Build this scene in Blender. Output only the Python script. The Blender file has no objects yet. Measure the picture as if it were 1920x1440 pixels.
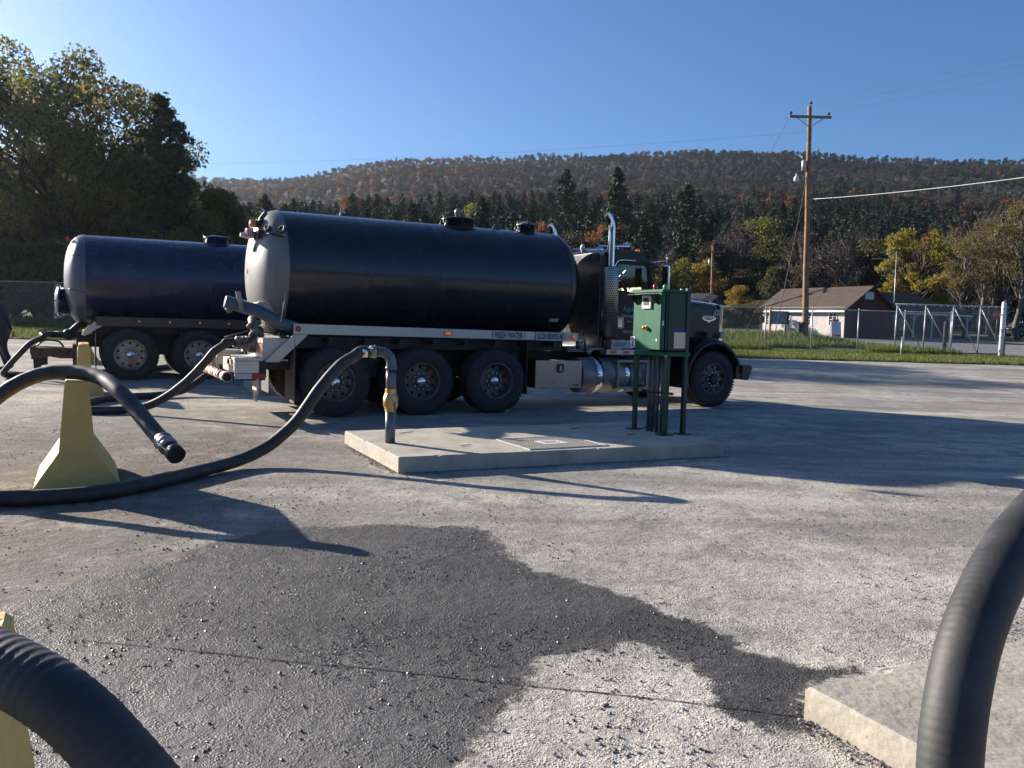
import bpy, bmesh, math, random
import numpy as np
from mathutils import Vector, Matrix, noise
R = math.radians
random.seed(7)
RNG = np.random.default_rng(11)
SC = bpy.context.scene
COL = SC.collection

# ---------------------------------------------------------------- camera
cam_d = bpy.data.cameras.new("camera"); CAM = bpy.data.objects.new("camera", cam_d); COL.objects.link(CAM)
cam_d.sensor_width = 36.0; cam_d.lens = 36.0 * 1550 / 1920; cam_d.clip_end = 6000; cam_d.clip_start = 0.05
p_, r_ = R(4.05), R(1.5)
_r0 = Vector((1, 0, 0)); _u0 = Vector((0, math.sin(p_), math.cos(p_))); _d = Vector((0, math.cos(p_), -math.sin(p_)))
_r = _r0 * math.cos(r_) + _u0 * math.sin(r_); _u = _u0 * math.cos(r_) - _r0 * math.sin(r_)
CAM.matrix_world = Matrix(((_r.x, _u.x, -_d.x, 0), (_r.y, _u.y, -_d.y, 0), (_r.z, _u.z, -_d.z, 1.44), (0, 0, 0, 1)))
SC.camera = CAM

# ---------------------------------------------------------------- sky, sun, exposure
SUN_EL = R(18.8); SUN_DIR = Vector((-.837 * math.cos(SUN_EL), .547 * math.cos(SUN_EL), math.sin(SUN_EL)))
W = bpy.data.worlds.new("World"); SC.world = W; W.use_nodes = True
nt = W.node_tree; nt.nodes.clear()
sky = nt.nodes.new("ShaderNodeTexSky"); sky.sky_type = 'NISHITA'; sky.sun_disc = False
sky.sun_elevation = SUN_EL; sky.sun_rotation = math.atan2(SUN_DIR.x, SUN_DIR.y)
sky.air_density = 1.0; sky.dust_density = 0.6; sky.ozone_density = 7.5; sky.altitude = 300
bg = nt.nodes.new("ShaderNodeBackground"); bg.inputs[1].default_value = 0.068
wo = nt.nodes.new("ShaderNodeOutputWorld")
nt.links.new(sky.outputs[0], bg.inputs[0]); nt.links.new(bg.outputs[0], wo.inputs[0])
sd = bpy.data.lights.new("sun", 'SUN'); sd.energy = 5.0; sd.angle = R(0.53); sd.color = (1.0, .90, .78)
sun = bpy.data.objects.new("sun", sd); COL.objects.link(sun); sun.rotation_euler = SUN_DIR.to_track_quat('Z', 'Y').to_euler()
sun.location = (-60, 40, 60)
SC.view_settings.view_transform = 'Standard'; SC.view_settings.look = 'None'
SC.view_settings.exposure = 1.17; SC.view_settings.gamma = 1.0; SC.view_settings.use_curve_mapping = False
SC.cycles.max_bounces = 6; SC.cycles.transparent_max_bounces = 24; SC.cycles.caustics_reflective = False; SC.cycles.caustics_refractive = False

# ---------------------------------------------------------------- helpers
YAW = R(27.4)
FW = Vector((math.cos(YAW), math.sin(YAW), 0)); AC = Vector((-math.sin(YAW), math.cos(YAW), 0))
T1 = Vector((-2.614, 12.274, 0)); T2 = Vector((-8.36, 18.07, 0))
def UV(u, v, z=0.0, o=T1): return o + FW * u + AC * v + Vector((0, 0, z))
def smooth(t): t = min(1.0, max(0.0, t)); return t * t * (3 - 2 * t)
def zg(x, y):
    z = .025 * max(0.0, y - 17) if y < 100 else 2.075
    h = smooth((y - 41.5) / 5.5) * (1 - smooth((y - 50) / 9)) * (1 - smooth((x - 16.6) / 3.2)) * smooth((x + 6) / 8) * .43
    return z + h

def tag(o, label=None, cat=None, group=None, kind=None):
    if label: o["label"] = label
    if cat: o["category"] = cat
    if group: o["group"] = group
    if kind: o["kind"] = kind
    return o
def link(o, parent=None, loc=None, rotz=None):
    COL.objects.link(o)
    if parent is not None: o.parent = parent
    if loc is not None: o.location = loc
    if rotz is not None: o.rotation_euler[2] = rotz
    return o
def thing(name, label, cat, loc=(0, 0, 0), rotz=0, group=None):
    o = bpy.data.objects.new(name, None); o.empty_display_size = .2
    link(o, None, loc, rotz); return tag(o, label, cat, group)
def copy_tree(o, parent=None):
    c = o.copy(); COL.objects.link(c)
    if parent is not None: c.parent = parent
    for ch in list(o.children): copy_tree(ch, c)
    return c

class MB:
    def __init__(s): s.v = []; s.f = []; s.mi = []; s.cur = 0; s.sm = []; s.smooth = False
    def add(s, vs, fs, sm=None):
        b = len(s.v); s.v += [tuple(v) for v in vs]
        for f in fs: s.f.append([b + i for i in f]); s.mi.append(s.cur); s.sm.append(s.smooth if sm is None else sm)
        return s
    def box(s, c, d, M=None):
        x, y, z = d[0] / 2, d[1] / 2, d[2] / 2
        vs = [Vector((sx * x, sy * y, sz * z)) for sx in (-1, 1) for sy in (-1, 1) for sz in (-1, 1)]
        if M is not None: vs = [M @ v for v in vs]
        vs = [v + Vector(c) for v in vs]
        return s.add(vs, [(0, 1, 3, 2), (4, 6, 7, 5), (0, 4, 5, 1), (2, 3, 7, 6), (0, 2, 6, 4), (1, 5, 7, 3)], False)
    def bb(s, x0, x1, y0, y1, z0, z1): return s.box(((x0 + x1) / 2, (y0 + y1) / 2, (z0 + z1) / 2), (abs(x1 - x0), abs(y1 - y0), abs(z1 - z0)))
    def tube(s, pts, r, n=10, caps=True, sm=True):
        pts = [Vector(p) for p in pts]; m = len(pts); rs = r if isinstance(r, (list, tuple)) else [r] * m
        t0 = (pts[1] - pts[0]).normalized(); a = Vector((0, 0, 1)) if abs(t0.z) < .9 else Vector((1, 0, 0))
        nrm = t0.cross(a).normalized(); vs = []; fs = []
        for i, p in enumerate(pts):
            t = (pts[min(i + 1, m - 1)] - pts[max(i - 1, 0)]).normalized()
            nrm = (nrm - t * nrm.dot(t)).normalized(); b = t.cross(nrm)
            for k in range(n):
                an = 2 * math.pi * k / n; vs.append(p + (nrm * math.cos(an) + b * math.sin(an)) * rs[i])
        for i in range(m - 1):
            for k in range(n):
                k2 = (k + 1) % n; fs.append((i * n + k, i * n + k2, (i + 1) * n + k2, (i + 1) * n + k))
        s.add(vs, fs, sm)
        if caps:
            b = len(s.v) - len(vs)
            s.f.append([b + k for k in range(n)][::-1]); s.mi.append(s.cur); s.sm.append(False)
            s.f.append([b + (m - 1) * n + k for k in range(n)]); s.mi.append(s.cur); s.sm.append(False)
        return s
    def cyl(s, a, b, r, n=16, r2=None): return s.tube([a, b], [r, r if r2 is None else r2], n)
    def lathe(s, prof, origin, axis, n=32, sm=True, close=False):
        # prof: list of (along axis, radius)
        ax = Vector(axis).normalized(); a = Vector((0, 0, 1)) if abs(ax.z) < .9 else Vector((1, 0, 0))
        e1 = ax.cross(a).normalized(); e2 = ax.cross(e1); o = Vector(origin); vs = []; fs = []
        for (h, r) in prof:
            for k in range(n):
                an = 2 * math.pi * k / n; vs.append(o + ax * h + (e1 * math.cos(an) + e2 * math.sin(an)) * max(r, 1e-4))
        m = len(prof)
        for i in range(m - 1 + (1 if close else 0)):
            j = (i + 1) % m
            for k in range(n):
                k2 = (k + 1) % n; fs.append((i * n + k, i * n + k2, j * n + k2, j * n + k))
        return s.add(vs, fs, sm)
    def prism(s, poly, d0, d1, fn):
        # poly 2D list, fn(a,b,d)->3D
        n = len(poly); vs = [fn(a, b, d0) for a, b in poly] + [fn(a, b, d1) for a, b in poly]
        fs = [tuple(range(n))[::-1], tuple(range(n, 2 * n))] + [(i, (i + 1) % n, n + (i + 1) % n, n + i) for i in range(n)]
        return s.add(vs, fs, False)
    def loft(s, secs, caps=True, sm=True, closed=True):
        n = len(secs[0]); vs = [p for q in secs for p in q]; fs = []
        for i in range(len(secs) - 1):
            for k in range(n if closed else n - 1):
                k2 = (k + 1) % n; fs.append((i * n + k, i * n + k2, (i + 1) * n + k2, (i + 1) * n + k))
        s.add(vs, fs, sm)
        if caps: b = len(s.v) - len(vs); s.f += [[b + k for k in range(n)][::-1], [b + (len(secs) - 1) * n + k for k in range(n)]]; s.mi += [s.cur] * 2; s.sm += [False] * 2
        return s
    def ball(s, c, r, n=16, m=10, sc=(1, 1, 1)):
        c = Vector(c); vs = []; fs = []
        for i in range(m + 1):
            t = math.pi * i / m
            for k in range(n):
                a = 2 * math.pi * k / n; vs.append(c + Vector((math.sin(t) * math.cos(a) * sc[0], math.sin(t) * math.sin(a) * sc[1], math.cos(t) * sc[2])) * r)
        for i in range(m):
            for k in range(n):
                k2 = (k + 1) % n; fs.append((i * n + k, (i + 1) * n + k, (i + 1) * n + k2, i * n + k2))
        return s.add(vs, fs, True)
    def mesh(s, me, M=Matrix()):
        vs = [M @ v.co for v in me.vertices]; return s.add(vs, [tuple(p.vertices) for p in me.polygons], False)
    def build(s, name, mat, parent=None, loc=None, rotz=None, bevel=0, seg=2):
        me = bpy.data.meshes.new(name); me.from_pydata(s.v, [], s.f)
        for m in (mat if isinstance(mat, (list, tuple)) else [mat]): me.materials.append(m)
        me.polygons.foreach_set("material_index", s.mi); me.polygons.foreach_set("use_smooth", s.sm)
        bm = bmesh.new(); bm.from_mesh(me)
        bmesh.ops.remove_doubles(bm, verts=bm.verts, dist=1e-5)
        bmesh.ops.recalc_face_normals(bm, faces=bm.faces)
        bm.to_mesh(me); bm.free(); me.update()
        o = bpy.data.objects.new(name, me); link(o, parent, loc, rotz)
        if bevel:
            b = o.modifiers.new("bevel", 'BEVEL'); b.width = bevel; b.segments = seg; b.limit_method = 'ANGLE'; b.angle_limit = R(40)
            for p in me.polygons: p.use_smooth = True
            try: me.set_sharp_from_angle(angle=R(50))
            except Exception: pass
            b.harden_normals = True
        return o

def spline(pts, per=10):
    pts = [Vector(p) for p in pts]; out = []
    P = [pts[0] * 2 - pts[1]] + pts + [pts[-1] * 2 - pts[-2]]
    for i in range(1, len(P) - 2):
        for k in range(per):
            t = k / per; a, b, c, d = P[i - 1], P[i], P[i + 1], P[i + 2]
            out.append(.5 * ((2 * b) + (c - a) * t + (2 * a - 5 * b + 4 * c - d) * t * t + (3 * b - a - 3 * c + d) * t ** 3))
    out.append(pts[-1]); return out

def np_mesh(name, V, F, mats, smooth=False, mi=None):
    V = np.asarray(V, dtype=np.float32); F = np.asarray(F, dtype=np.int32); k = F.shape[1]
    me = bpy.data.meshes.new(name); me.vertices.add(len(V)); me.vertices.foreach_set("co", V.ravel())
    me.loops.add(F.size); me.loops.foreach_set("vertex_index", F.ravel())
    me.polygons.add(len(F)); me.polygons.foreach_set("loop_start", np.arange(0, F.size, k, dtype=np.int32))
    me.polygons.foreach_set("use_smooth", np.full(len(F), smooth, dtype=bool))
    for m in mats: me.materials.append(m)
    if mi is not None: me.polygons.foreach_set("material_index", np.asarray(mi, dtype=np.int32))
    me.update(calc_edges=True); me.validate(); return me

def curve_plate(outer, holes, t, name="plate"):
    cu = bpy.data.curves.new(name, 'CURVE'); cu.dimensions = '2D'; cu.fill_mode = 'BOTH'; cu.extrude = t / 2
    for loop in [outer] + holes:
        sp = cu.splines.new('POLY'); sp.points.add(len(loop) - 1); sp.use_cyclic_u = True
        for i, (a, b) in enumerate(loop): sp.points[i].co = (a, b, 0, 1)
    o = bpy.data.objects.new(name, cu); COL.objects.link(o)
    dg = bpy.context.evaluated_depsgraph_get(); me = bpy.data.meshes.new_from_object(o.evaluated_get(dg))
    COL.objects.unlink(o); bpy.data.objects.remove(o); bpy.data.curves.remove(cu); return me
def rrect(x0, x1, z0, z1, r, n=5):
    out = []
    for cx, cz, a0 in ((x1 - r, z1 - r, 0), (x0 + r, z1 - r, 90), (x0 + r, z0 + r, 180), (x1 - r, z0 + r, 270)):
        for k in range(n + 1): a = R(a0 + 90 * k / n); out.append((cx + r * math.cos(a), cz + r * math.sin(a)))
    return out
MXZ = Matrix(((1, 0, 0, 0), (0, 0, -1, 0), (0, 1, 0, 0), (0, 0, 0, 1)))   # curve plane XY -> local XZ facing -Y
def text(name, s, w, h, loc, mat, parent, rot=(R(90), 0, 0), ext=.002, shear=0, bold=0):
    cu = bpy.data.curves.new(name, 'FONT'); cu.body = s; cu.extrude = .5; cu.align_x = 'CENTER'; cu.align_y = 'CENTER'; cu.shear = shear; cu.resolution_u = 3
    cu.offset = bold
    o = bpy.data.objects.new(name, cu); COL.objects.link(o)
    dg = bpy.context.evaluated_depsgraph_get(); me = bpy.data.meshes.new_from_object(o.evaluated_get(dg))
    COL.objects.unlink(o); bpy.data.objects.remove(o); bpy.data.curves.remove(cu)
    n = len(me.vertices); a = np.empty(n * 3, dtype=np.float32); me.vertices.foreach_get("co", a); a = a.reshape(-1, 3)
    mn, mx = a.min(0), a.max(0); c = (mn + mx) / 2; a = (a - c) / np.maximum(mx - mn, 1e-6) * np.array([w, h, ext], dtype=np.float32)
    me.vertices.foreach_set("co", a.ravel().astype(np.float32)); me.materials.clear(); me.materials.append(mat); me.update()
    q = bpy.data.objects.new(name, me); link(q, parent, loc); q.rotation_euler = rot; return q

# ---------------------------------------------------------------- materials
def mat(name, col, rough=.6, metal=0.0, var=.15, vs=6.0, bump=0.0, bs=40.0, col2=None, c2s=3.0, c2lo=.45, c2hi=.65, coat=0.0, spec=None, rv=.1, emit=None):
    m = bpy.data.materials.new(name); m.use_nodes = True; n = m.node_tree.nodes; l = m.node_tree.links
    p = n["Principled BSDF"]; p.inputs["Roughness"].default_value = rough; p.inputs["Metallic"].default_value = metal
    if spec is not None: p.inputs["Specular IOR Level"].default_value = spec
    if coat: p.inputs["Coat Weight"].default_value = coat; p.inputs["Coat Roughness"].default_value = .08
    tc = n.new("ShaderNodeTexCoord"); nz = n.new("ShaderNodeTexNoise"); nz.inputs["Scale"].default_value = vs; nz.inputs["Detail"].default_value = 6
    l.new(tc.outputs["Object"], nz.inputs["Vector"])
    mr = n.new("ShaderNodeMapRange"); mr.inputs[3].default_value = 1 - var; mr.inputs[4].default_value = 1 + var
    mr.inputs[1].default_value = .3; mr.inputs[2].default_value = .7
    l.new(nz.outputs[0], mr.inputs[0])
    base = n.new("ShaderNodeRGB"); base.outputs[0].default_value = (*col, 1); src = base.outputs[0]
    if col2 is not None:
        n2 = n.new("ShaderNodeTexNoise"); n2.inputs["Scale"].default_value = c2s; n2.inputs["Detail"].default_value = 8; n2.inputs["Roughness"].default_value = .65
        l.new(tc.outputs["Object"], n2.inputs["Vector"])
        r2 = n.new("ShaderNodeMapRange"); r2.inputs[1].default_value = c2lo; r2.inputs[2].default_value = c2hi; l.new(n2.outputs[0], r2.inputs[0])
        mx = n.new("ShaderNodeMix"); mx.data_type = 'RGBA'; l.new(r2.outputs[0], mx.inputs[0]); l.new(src, mx.inputs[6]); mx.inputs[7].default_value = (*col2, 1); src = mx.outputs[2]
    vm = n.new("ShaderNodeVectorMath"); vm.operation = 'SCALE'; l.new(src, vm.inputs[0]); l.new(mr.outputs[0], vm.inputs[3]); l.new(vm.outputs[0], p.inputs["Base Color"])
    rr = n.new("ShaderNodeMapRange"); rr.inputs[3].default_value = max(.02, rough - rv); rr.inputs[4].default_value = min(1, rough + rv); l.new(nz.outputs[0], rr.inputs[0]); l.new(rr.outputs[0], p.inputs["Roughness"])
    if bump:
        n3 = n.new("ShaderNodeTexNoise"); n3.inputs["Scale"].default_value = bs; n3.inputs["Detail"].default_value = 5; l.new(tc.outputs["Object"], n3.inputs["Vector"])
        b = n.new("ShaderNodeBump"); b.inputs["Strength"].default_value = bump; b.inputs["Distance"].default_value = .02; l.new(n3.outputs[0], b.inputs["Height"]); l.new(b.outputs[0], p.inputs["Normal"])
    if emit: p.inputs["Emission Color"].default_value = (*emit[0], 1); p.inputs["Emission Strength"].default_value = emit[1]
    return m
M = {}
M['navy'] = mat('navy_paint', (.009, .013, .020), .27, 0, .12, 2.5, .02, 3.0, col2=(.022, .023, .024), c2s=1.6, c2lo=.5, c2hi=.85, coat=.15)
M['navy2'] = mat('blue_paint', (.012, .020, .060), .27, 0, .12, 2.5, .03, 3.0, col2=(.03, .032, .05), c2s=1.5, c2lo=.55, c2hi=.9, coat=.2)
M['cabp'] = mat('cab_paint', (.005, .010, .009), .24, 0, .1, 4, 0, coat=.1, spec=.3)
M['head'] = mat('dusty_grey_paint', (.17, .165, .155), .44, .0, .15, 3, .05, 12, col2=(.11, .105, .10), c2s=2.2, c2lo=.45, c2hi=.8, spec=.7)
M['head2'] = mat('dusty_blue_paint', (.085, .10, .15), .38, 0, .15, 3, .05, 12, col2=(.06, .07, .10), c2s=2.2, spec=.7)
M['alu'] = mat('brushed_aluminium', (.46, .44, .41), .45, .75, .08, 8, .03, 60, col2=(.42, .41, .39), c2s=4)
M['aludull'] = mat('dull_aluminium', (.33, .31, .28), .5, .6, .15, 5, .03, 60, col2=(.14, .13, .12), c2s=3)
M['chrome'] = mat('chrome', (.82, .82, .82), .09, 1.0, .04, 6, rv=.03)
M['steel'] = mat('stainless', (.30, .28, .255), .3, .9, .1, 5, .02, 80)
M['rim'] = mat('rim_aluminium', (.34, .33, .31), .38, .8, .15, 14, col2=(.16, .14, .12), c2s=6)
M['rubber'] = mat('tyre_rubber', (.028, .028, .030), .82, 0, .25, 9, .25, 60, col2=(.06, .056, .05), c2s=7, c2lo=.5, c2hi=.8)
M['hose'] = mat('hose_rubber', (.030, .031, .032), .6, 0, .25, 10, .04, 50, col2=(.075, .07, .062), c2s=6, c2lo=.5, c2hi=.85)
M['black'] = mat('black_steel', (.018, .018, .019), .55, .1, .2, 8, .1, 30, col2=(.05, .045, .04), c2s=5, c2lo=.5, c2hi=.8)
M['dark'] = mat('dark_void', (.008, .008, .009), .8)
M['cream'] = mat('cream_paint', (.60, .54, .44), .55, 0, .12, 7, .08, 30, col2=(.32, .25, .18), c2s=6, c2lo=.5, c2hi=.78)
M['dplate'] = mat('diamond_plate', (.60, .55, .47), .42, .55, .08, 9, 0)
M['rust'] = mat('rusty_steel', (.16, .075, .045), .85, .1, .3, 12, .4, 60, col2=(.05, .04, .035), c2s=8)
M['bluegrey'] = mat('blue_grey_paint', (.075, .12, .17), .35, 0, .1, 5, .05, 20, col2=(.05, .08, .115), c2s=3)
M['pipe'] = mat('grey_pipe_paint', (.115, .15, .175), .38, 0, .12, 7, .06, 40, col2=(.08, .09, .095), c2s=6)
M['brass'] = mat('brass', (.60, .40, .15), .38, .85, .15, 20, .08, 60)
M['white'] = mat('white_paint', (.75, .74, .71), .5, 0, .06, 8, .03, 40)
M['red'] = mat('red_paint', (.42, .045, .04), .5, 0, .15, 9)
M['redlens'] = mat('red_lens', (.55, .02, .02), .2, 0, .1, 30, coat=.5)
M['amber'] = mat('amber_lens', (.75, .16, .03), .2, 0, .1, 30, coat=.5, emit=((1, .2, .05), .15))
M['orange'] = mat('orange_lens', (.85, .22, .03), .25, 0, .1, 20, coat=.5)
M['greenlens'] = mat('green_lens', (.02, .55, .09), .2, 0, .1, 20, coat=.4)
M['green'] = mat('green_enamel', (.005, .105, .052), .45, 0, .12, 5, .02, 20, col2=(.02, .15, .085), c2s=4, c2lo=.55, c2hi=.85, spec=.25)
M['shadegreen'] = mat('shaded_green_enamel', (.006, .030, .022), .4, 0, .15, 5)  # cabinet green darkened in colour for the stand's shaded faces
M['paper'] = mat('kraft_paper', (.78, .62, .48), .8, 0, .06, 12)
M['teal'] = mat('teal_vinyl', (.03, .26, .27), .5)
M['silver'] = mat('silver_vinyl', (.55, .56, .57), .5)
M['ink'] = mat('black_ink', (.012, .012, .012), .6)
M['signbg'] = mat('sign_grey', (.50, .52, .52), .5, 0, .05, 9)
M['yellow'] = mat('yellow_barrier_paint', (.73, .50, .155), .75, 0, .08, 5, .35, 25, col2=(.60, .40, .14), c2s=3.5, c2lo=.5, c2hi=.72)
M['rope'] = mat('rope', (.55, .52, .46), .8)
M['wood'] = mat('weathered_pole_wood', (.30, .165, .085), .85, 0, .2, 5, .5, 20, col2=(.16, .10, .06), c2s=4)
M['greywood'] = mat('grey_timber', (.20, .17, .14), .85, 0, .2, 6, .3, 20)
M['galv'] = mat('galvanised_steel', (.50, .52, .52), .45, .5, .1, 12)
M['wire'] = mat('wire', (.05, .05, .05), .6)
M['cable'] = mat('grey_cable', (.55, .55, .54), .5)
M['cloth'] = mat('dark_work_cloth', (.02, .025, .038), .9, 0, .25, 10, .4, 40)
M['skin'] = mat('skin', (.30, .16, .11), .6, 0, .08, 10)
M['vinylin'] = mat('cab_seat_vinyl', (.03, .035, .035), .6)
def glass(name, tint, refl=.12):
    m = bpy.data.materials.new(name); m.use_nodes = True; n = m.node_tree.nodes; l = m.node_tree.links; n.clear()
    o = n.new("ShaderNodeOutputMaterial"); t = n.new("ShaderNodeBsdfTransparent"); t.inputs[0].default_value = (*tint, 1)
    g = n.new("ShaderNodeBsdfGlossy"); g.inputs["Roughness"].default_value = .03
    fr = n.new("ShaderNodeFresnel"); fr.inputs[0].default_value = 1.5; mx = n.new("ShaderNodeMixShader")
    l.new(fr.outputs[0], mx.inputs[0]); l.new(t.outputs[0], mx.inputs[1]); l.new(g.outputs[0], mx.inputs[2]); l.new(mx.outputs[0], o.inputs[0]); return m
M['glass'] = glass('tinted_glass', (.90, .95, .88))
M['winglass'] = mat('window_glass', (.05, .06, .065), .08, 0, .1, 3)

def perforate(m, sx, sz):
    n = m.node_tree.nodes; l = m.node_tree.links; p = n["Principled BSDF"]
    tc = n.new("ShaderNodeTexCoord"); mp = n.new("ShaderNodeMapping"); mp.inputs["Scale"].default_value = (sx, sx, sz); l.new(tc.outputs["UV"], mp.inputs[0]); return m
# diamond plate bump / perforated metal: dot pattern in object space (angle about z, height)
def dots(m, scale, axis='XZ', thr=.28, dark=True, hgt=0.0):
    n = m.node_tree.nodes; l = m.node_tree.links; p = n["Principled BSDF"]
    tc = n.new("ShaderNodeTexCoord"); sp = n.new("ShaderNodeSeparateXYZ"); l.new(tc.outputs["Object"], sp.inputs[0])
    def math_(op, a, b=None):
        q = n.new("ShaderNodeMath"); q.operation = op
        for i, s in enumerate((a, b)):
            if s is None: continue
            if isinstance(s, (int, float)): q.inputs[i].default_value = s
            else: l.new(s, q.inputs[i])
        return q.outputs[0]
    if axis == 'CYL':
        at = math_('ARCTAN2', sp.outputs[1], sp.outputs[0]); A = math_('MULTIPLY', at, .155)
        B = sp.outputs[2]
    elif axis == 'XY': A, B = sp.outputs[0], sp.outputs[1]
    else: A, B = sp.outputs[0], sp.outputs[2]
    a = math_('MULTIPLY', A, scale); b = math_('MULTIPLY', B, scale)
    row = math_('FLOOR', b); off = math_('MULTIPLY', math_('MODULO', row, 2.0), .5)
    fa = math_('SUBTRACT', math_('FRACT', math_('ADD', a, off)), .5); fb = math_('SUBTRACT', math_('FRACT', b), .5)
    d = math_('SQRT', math_('ADD', math_('MULTIPLY', fa, fa), math_('MULTIPLY', fb, fb)))
    k = math_('LESS_THAN', d, thr)
    if dark:
        old = p.inputs["Base Color"].links[0].from_socket
        mx = n.new("ShaderNodeMix"); mx.data_type = 'RGBA'; l.new(k, mx.inputs[0]); l.new(old, mx.inputs[6]); mx.inputs[7].default_value = (.01, .01, .01, 1); l.new(mx.outputs[2], p.inputs["Base Color"])
    if hgt:
        bp = n.new("ShaderNodeBump"); bp.inputs["Distance"].default_value = .004; bp.inputs["Strength"].default_value = hgt; l.new(k, bp.inputs["Height"]); l.new(bp.outputs[0], p.inputs["Normal"])
    return m
M['perf'] = dots(mat('perforated_steel', (.40, .37, .33), .35, .85, .1, 8), 26, 'CYL', .30)
dots(M['dplate'], 34, 'XZ', .2, False, .5)
M['grate'] = dots(mat('checker_grate', (.40, .37, .32), .6, .4, .12, 8), 30, 'XY', .21, True, .3)
# ================================================================ GROUND
def poly_dist(P, poly):
    """signed distance of points P (N,2) to polygon: negative inside"""
    poly = np.asarray(poly, float); d = np.full(len(P), 1e9); ins = np.zeros(len(P), bool)
    for i in range(len(poly)):
        a = poly[i]; b = poly[(i + 1) % len(poly)]; e = b - a; w = P - a
        t = np.clip((w @ e) / (e @ e + 1e-12), 0, 1); q = w - t[:, None] * e; d = np.minimum(d, (q ** 2).sum(1))
        c = ((a[1] > P[:, 1]) != (b[1] > P[:, 1])); den = (b[1] - a[1]) if abs(b[1] - a[1]) > 1e-9 else 1e-9
        ins ^= c & (P[:, 0] < (b[0] - a[0]) * (P[:, 1] - a[1]) / den + a[0])
    d = np.sqrt(d); return np.where(ins, -d, d)
WET = [(-2.9, 3.7), (-2.51, 4.02), (-2.27, 4.48), (-1.99, 4.87), (-1.86, 5.32), (-1.47, 5.72), (-0.74, 5.83), (-0.12, 5.74), (-0.01, 5.24), (0.16, 4.81), (0.4, 4.71), (0.71, 4.31), (0.79, 4.11), (1.01, 4.01), (1.08, 3.68), (1.25, 3.54), (1.52, 3.46), (1.24, 3.27), (1.14, 3.02), (1.12, 2.93), (0.96, 2.9), (0.8, 3.08), (0.84, 3.3), (0.78, 3.51), (0.65, 3.65), (0.56, 3.74), (0.46, 3.58), (0.17, 3.52), (0.12, 3.36), (0.13, 3.23), (0.01, 3.1), (-0.03, 2.93), (-0.03, 2.81), (-0.13, 2.66), (-0.18, 2.59), (-.3, 1.8), (-1.2, 1.2), (-2.4, 1.4), (-3.0, 2.4)]
def axis(segs):
    out = []
    for a, b, s in segs: out += list(np.arange(a, b, s))
    return np.array(out + [segs[-1][1]])
gx = axis([(-2500, -400, 300), (-400, -80, 40), (-80, -20, 2.5), (-20, -6, .5), (-6, -3.2, .08), (-3.2, 3.2, .025), (3.2, 7, .12), (7, 22, .5), (22, 80, 2.5), (80, 400, 40), (400, 2500, 300)])
gy = axis([(-40, 0, 5), (0, 1.6, .2), (1.6, 6.5, .025), (6.5, 9.5, .06), (9.5, 18, .25), (18, 60, .8), (60, 92, 4)])
GX, GY = np.meshgrid(gx, gy)
P2 = np.stack([GX.ravel(), GY.ravel()], 1)
GZ = np.array([zg(x, y) for x, y in P2])
near = (np.abs(P2[:, 0]) < 7) & (P2[:, 1] < 12) & (P2[:, 1] > 0)
idx = np.nonzero(near)[0]
dz = np.zeros(len(P2))
for i in idx:
    x, y = P2[i]
    dz[i] = (noise.noise(Vector((x * 1.3, y * 1.3, 0))) * .010 + noise.noise(Vector((x * 7, y * 7, 3))) * .0028 + noise.noise(Vector((x * 22, y * 22, 7))) * .0016)
fade = np.clip((12 - P2[:, 1]) / 3, 0, 1); GZ = GZ + dz * fade - .004
wet = np.zeros(len(P2)); sd_ = poly_dist(P2[idx], WET)
wet[idx] = np.clip(.5 - sd_ / .34, 0, 1)
nx, ny = len(gx), len(gy)
ii = np.arange(nx * ny).reshape(ny, nx)
F = np.stack([ii[:-1, :-1], ii[:-1, 1:], ii[1:, 1:], ii[1:, :-1]], -1).reshape(-1, 4)

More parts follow.
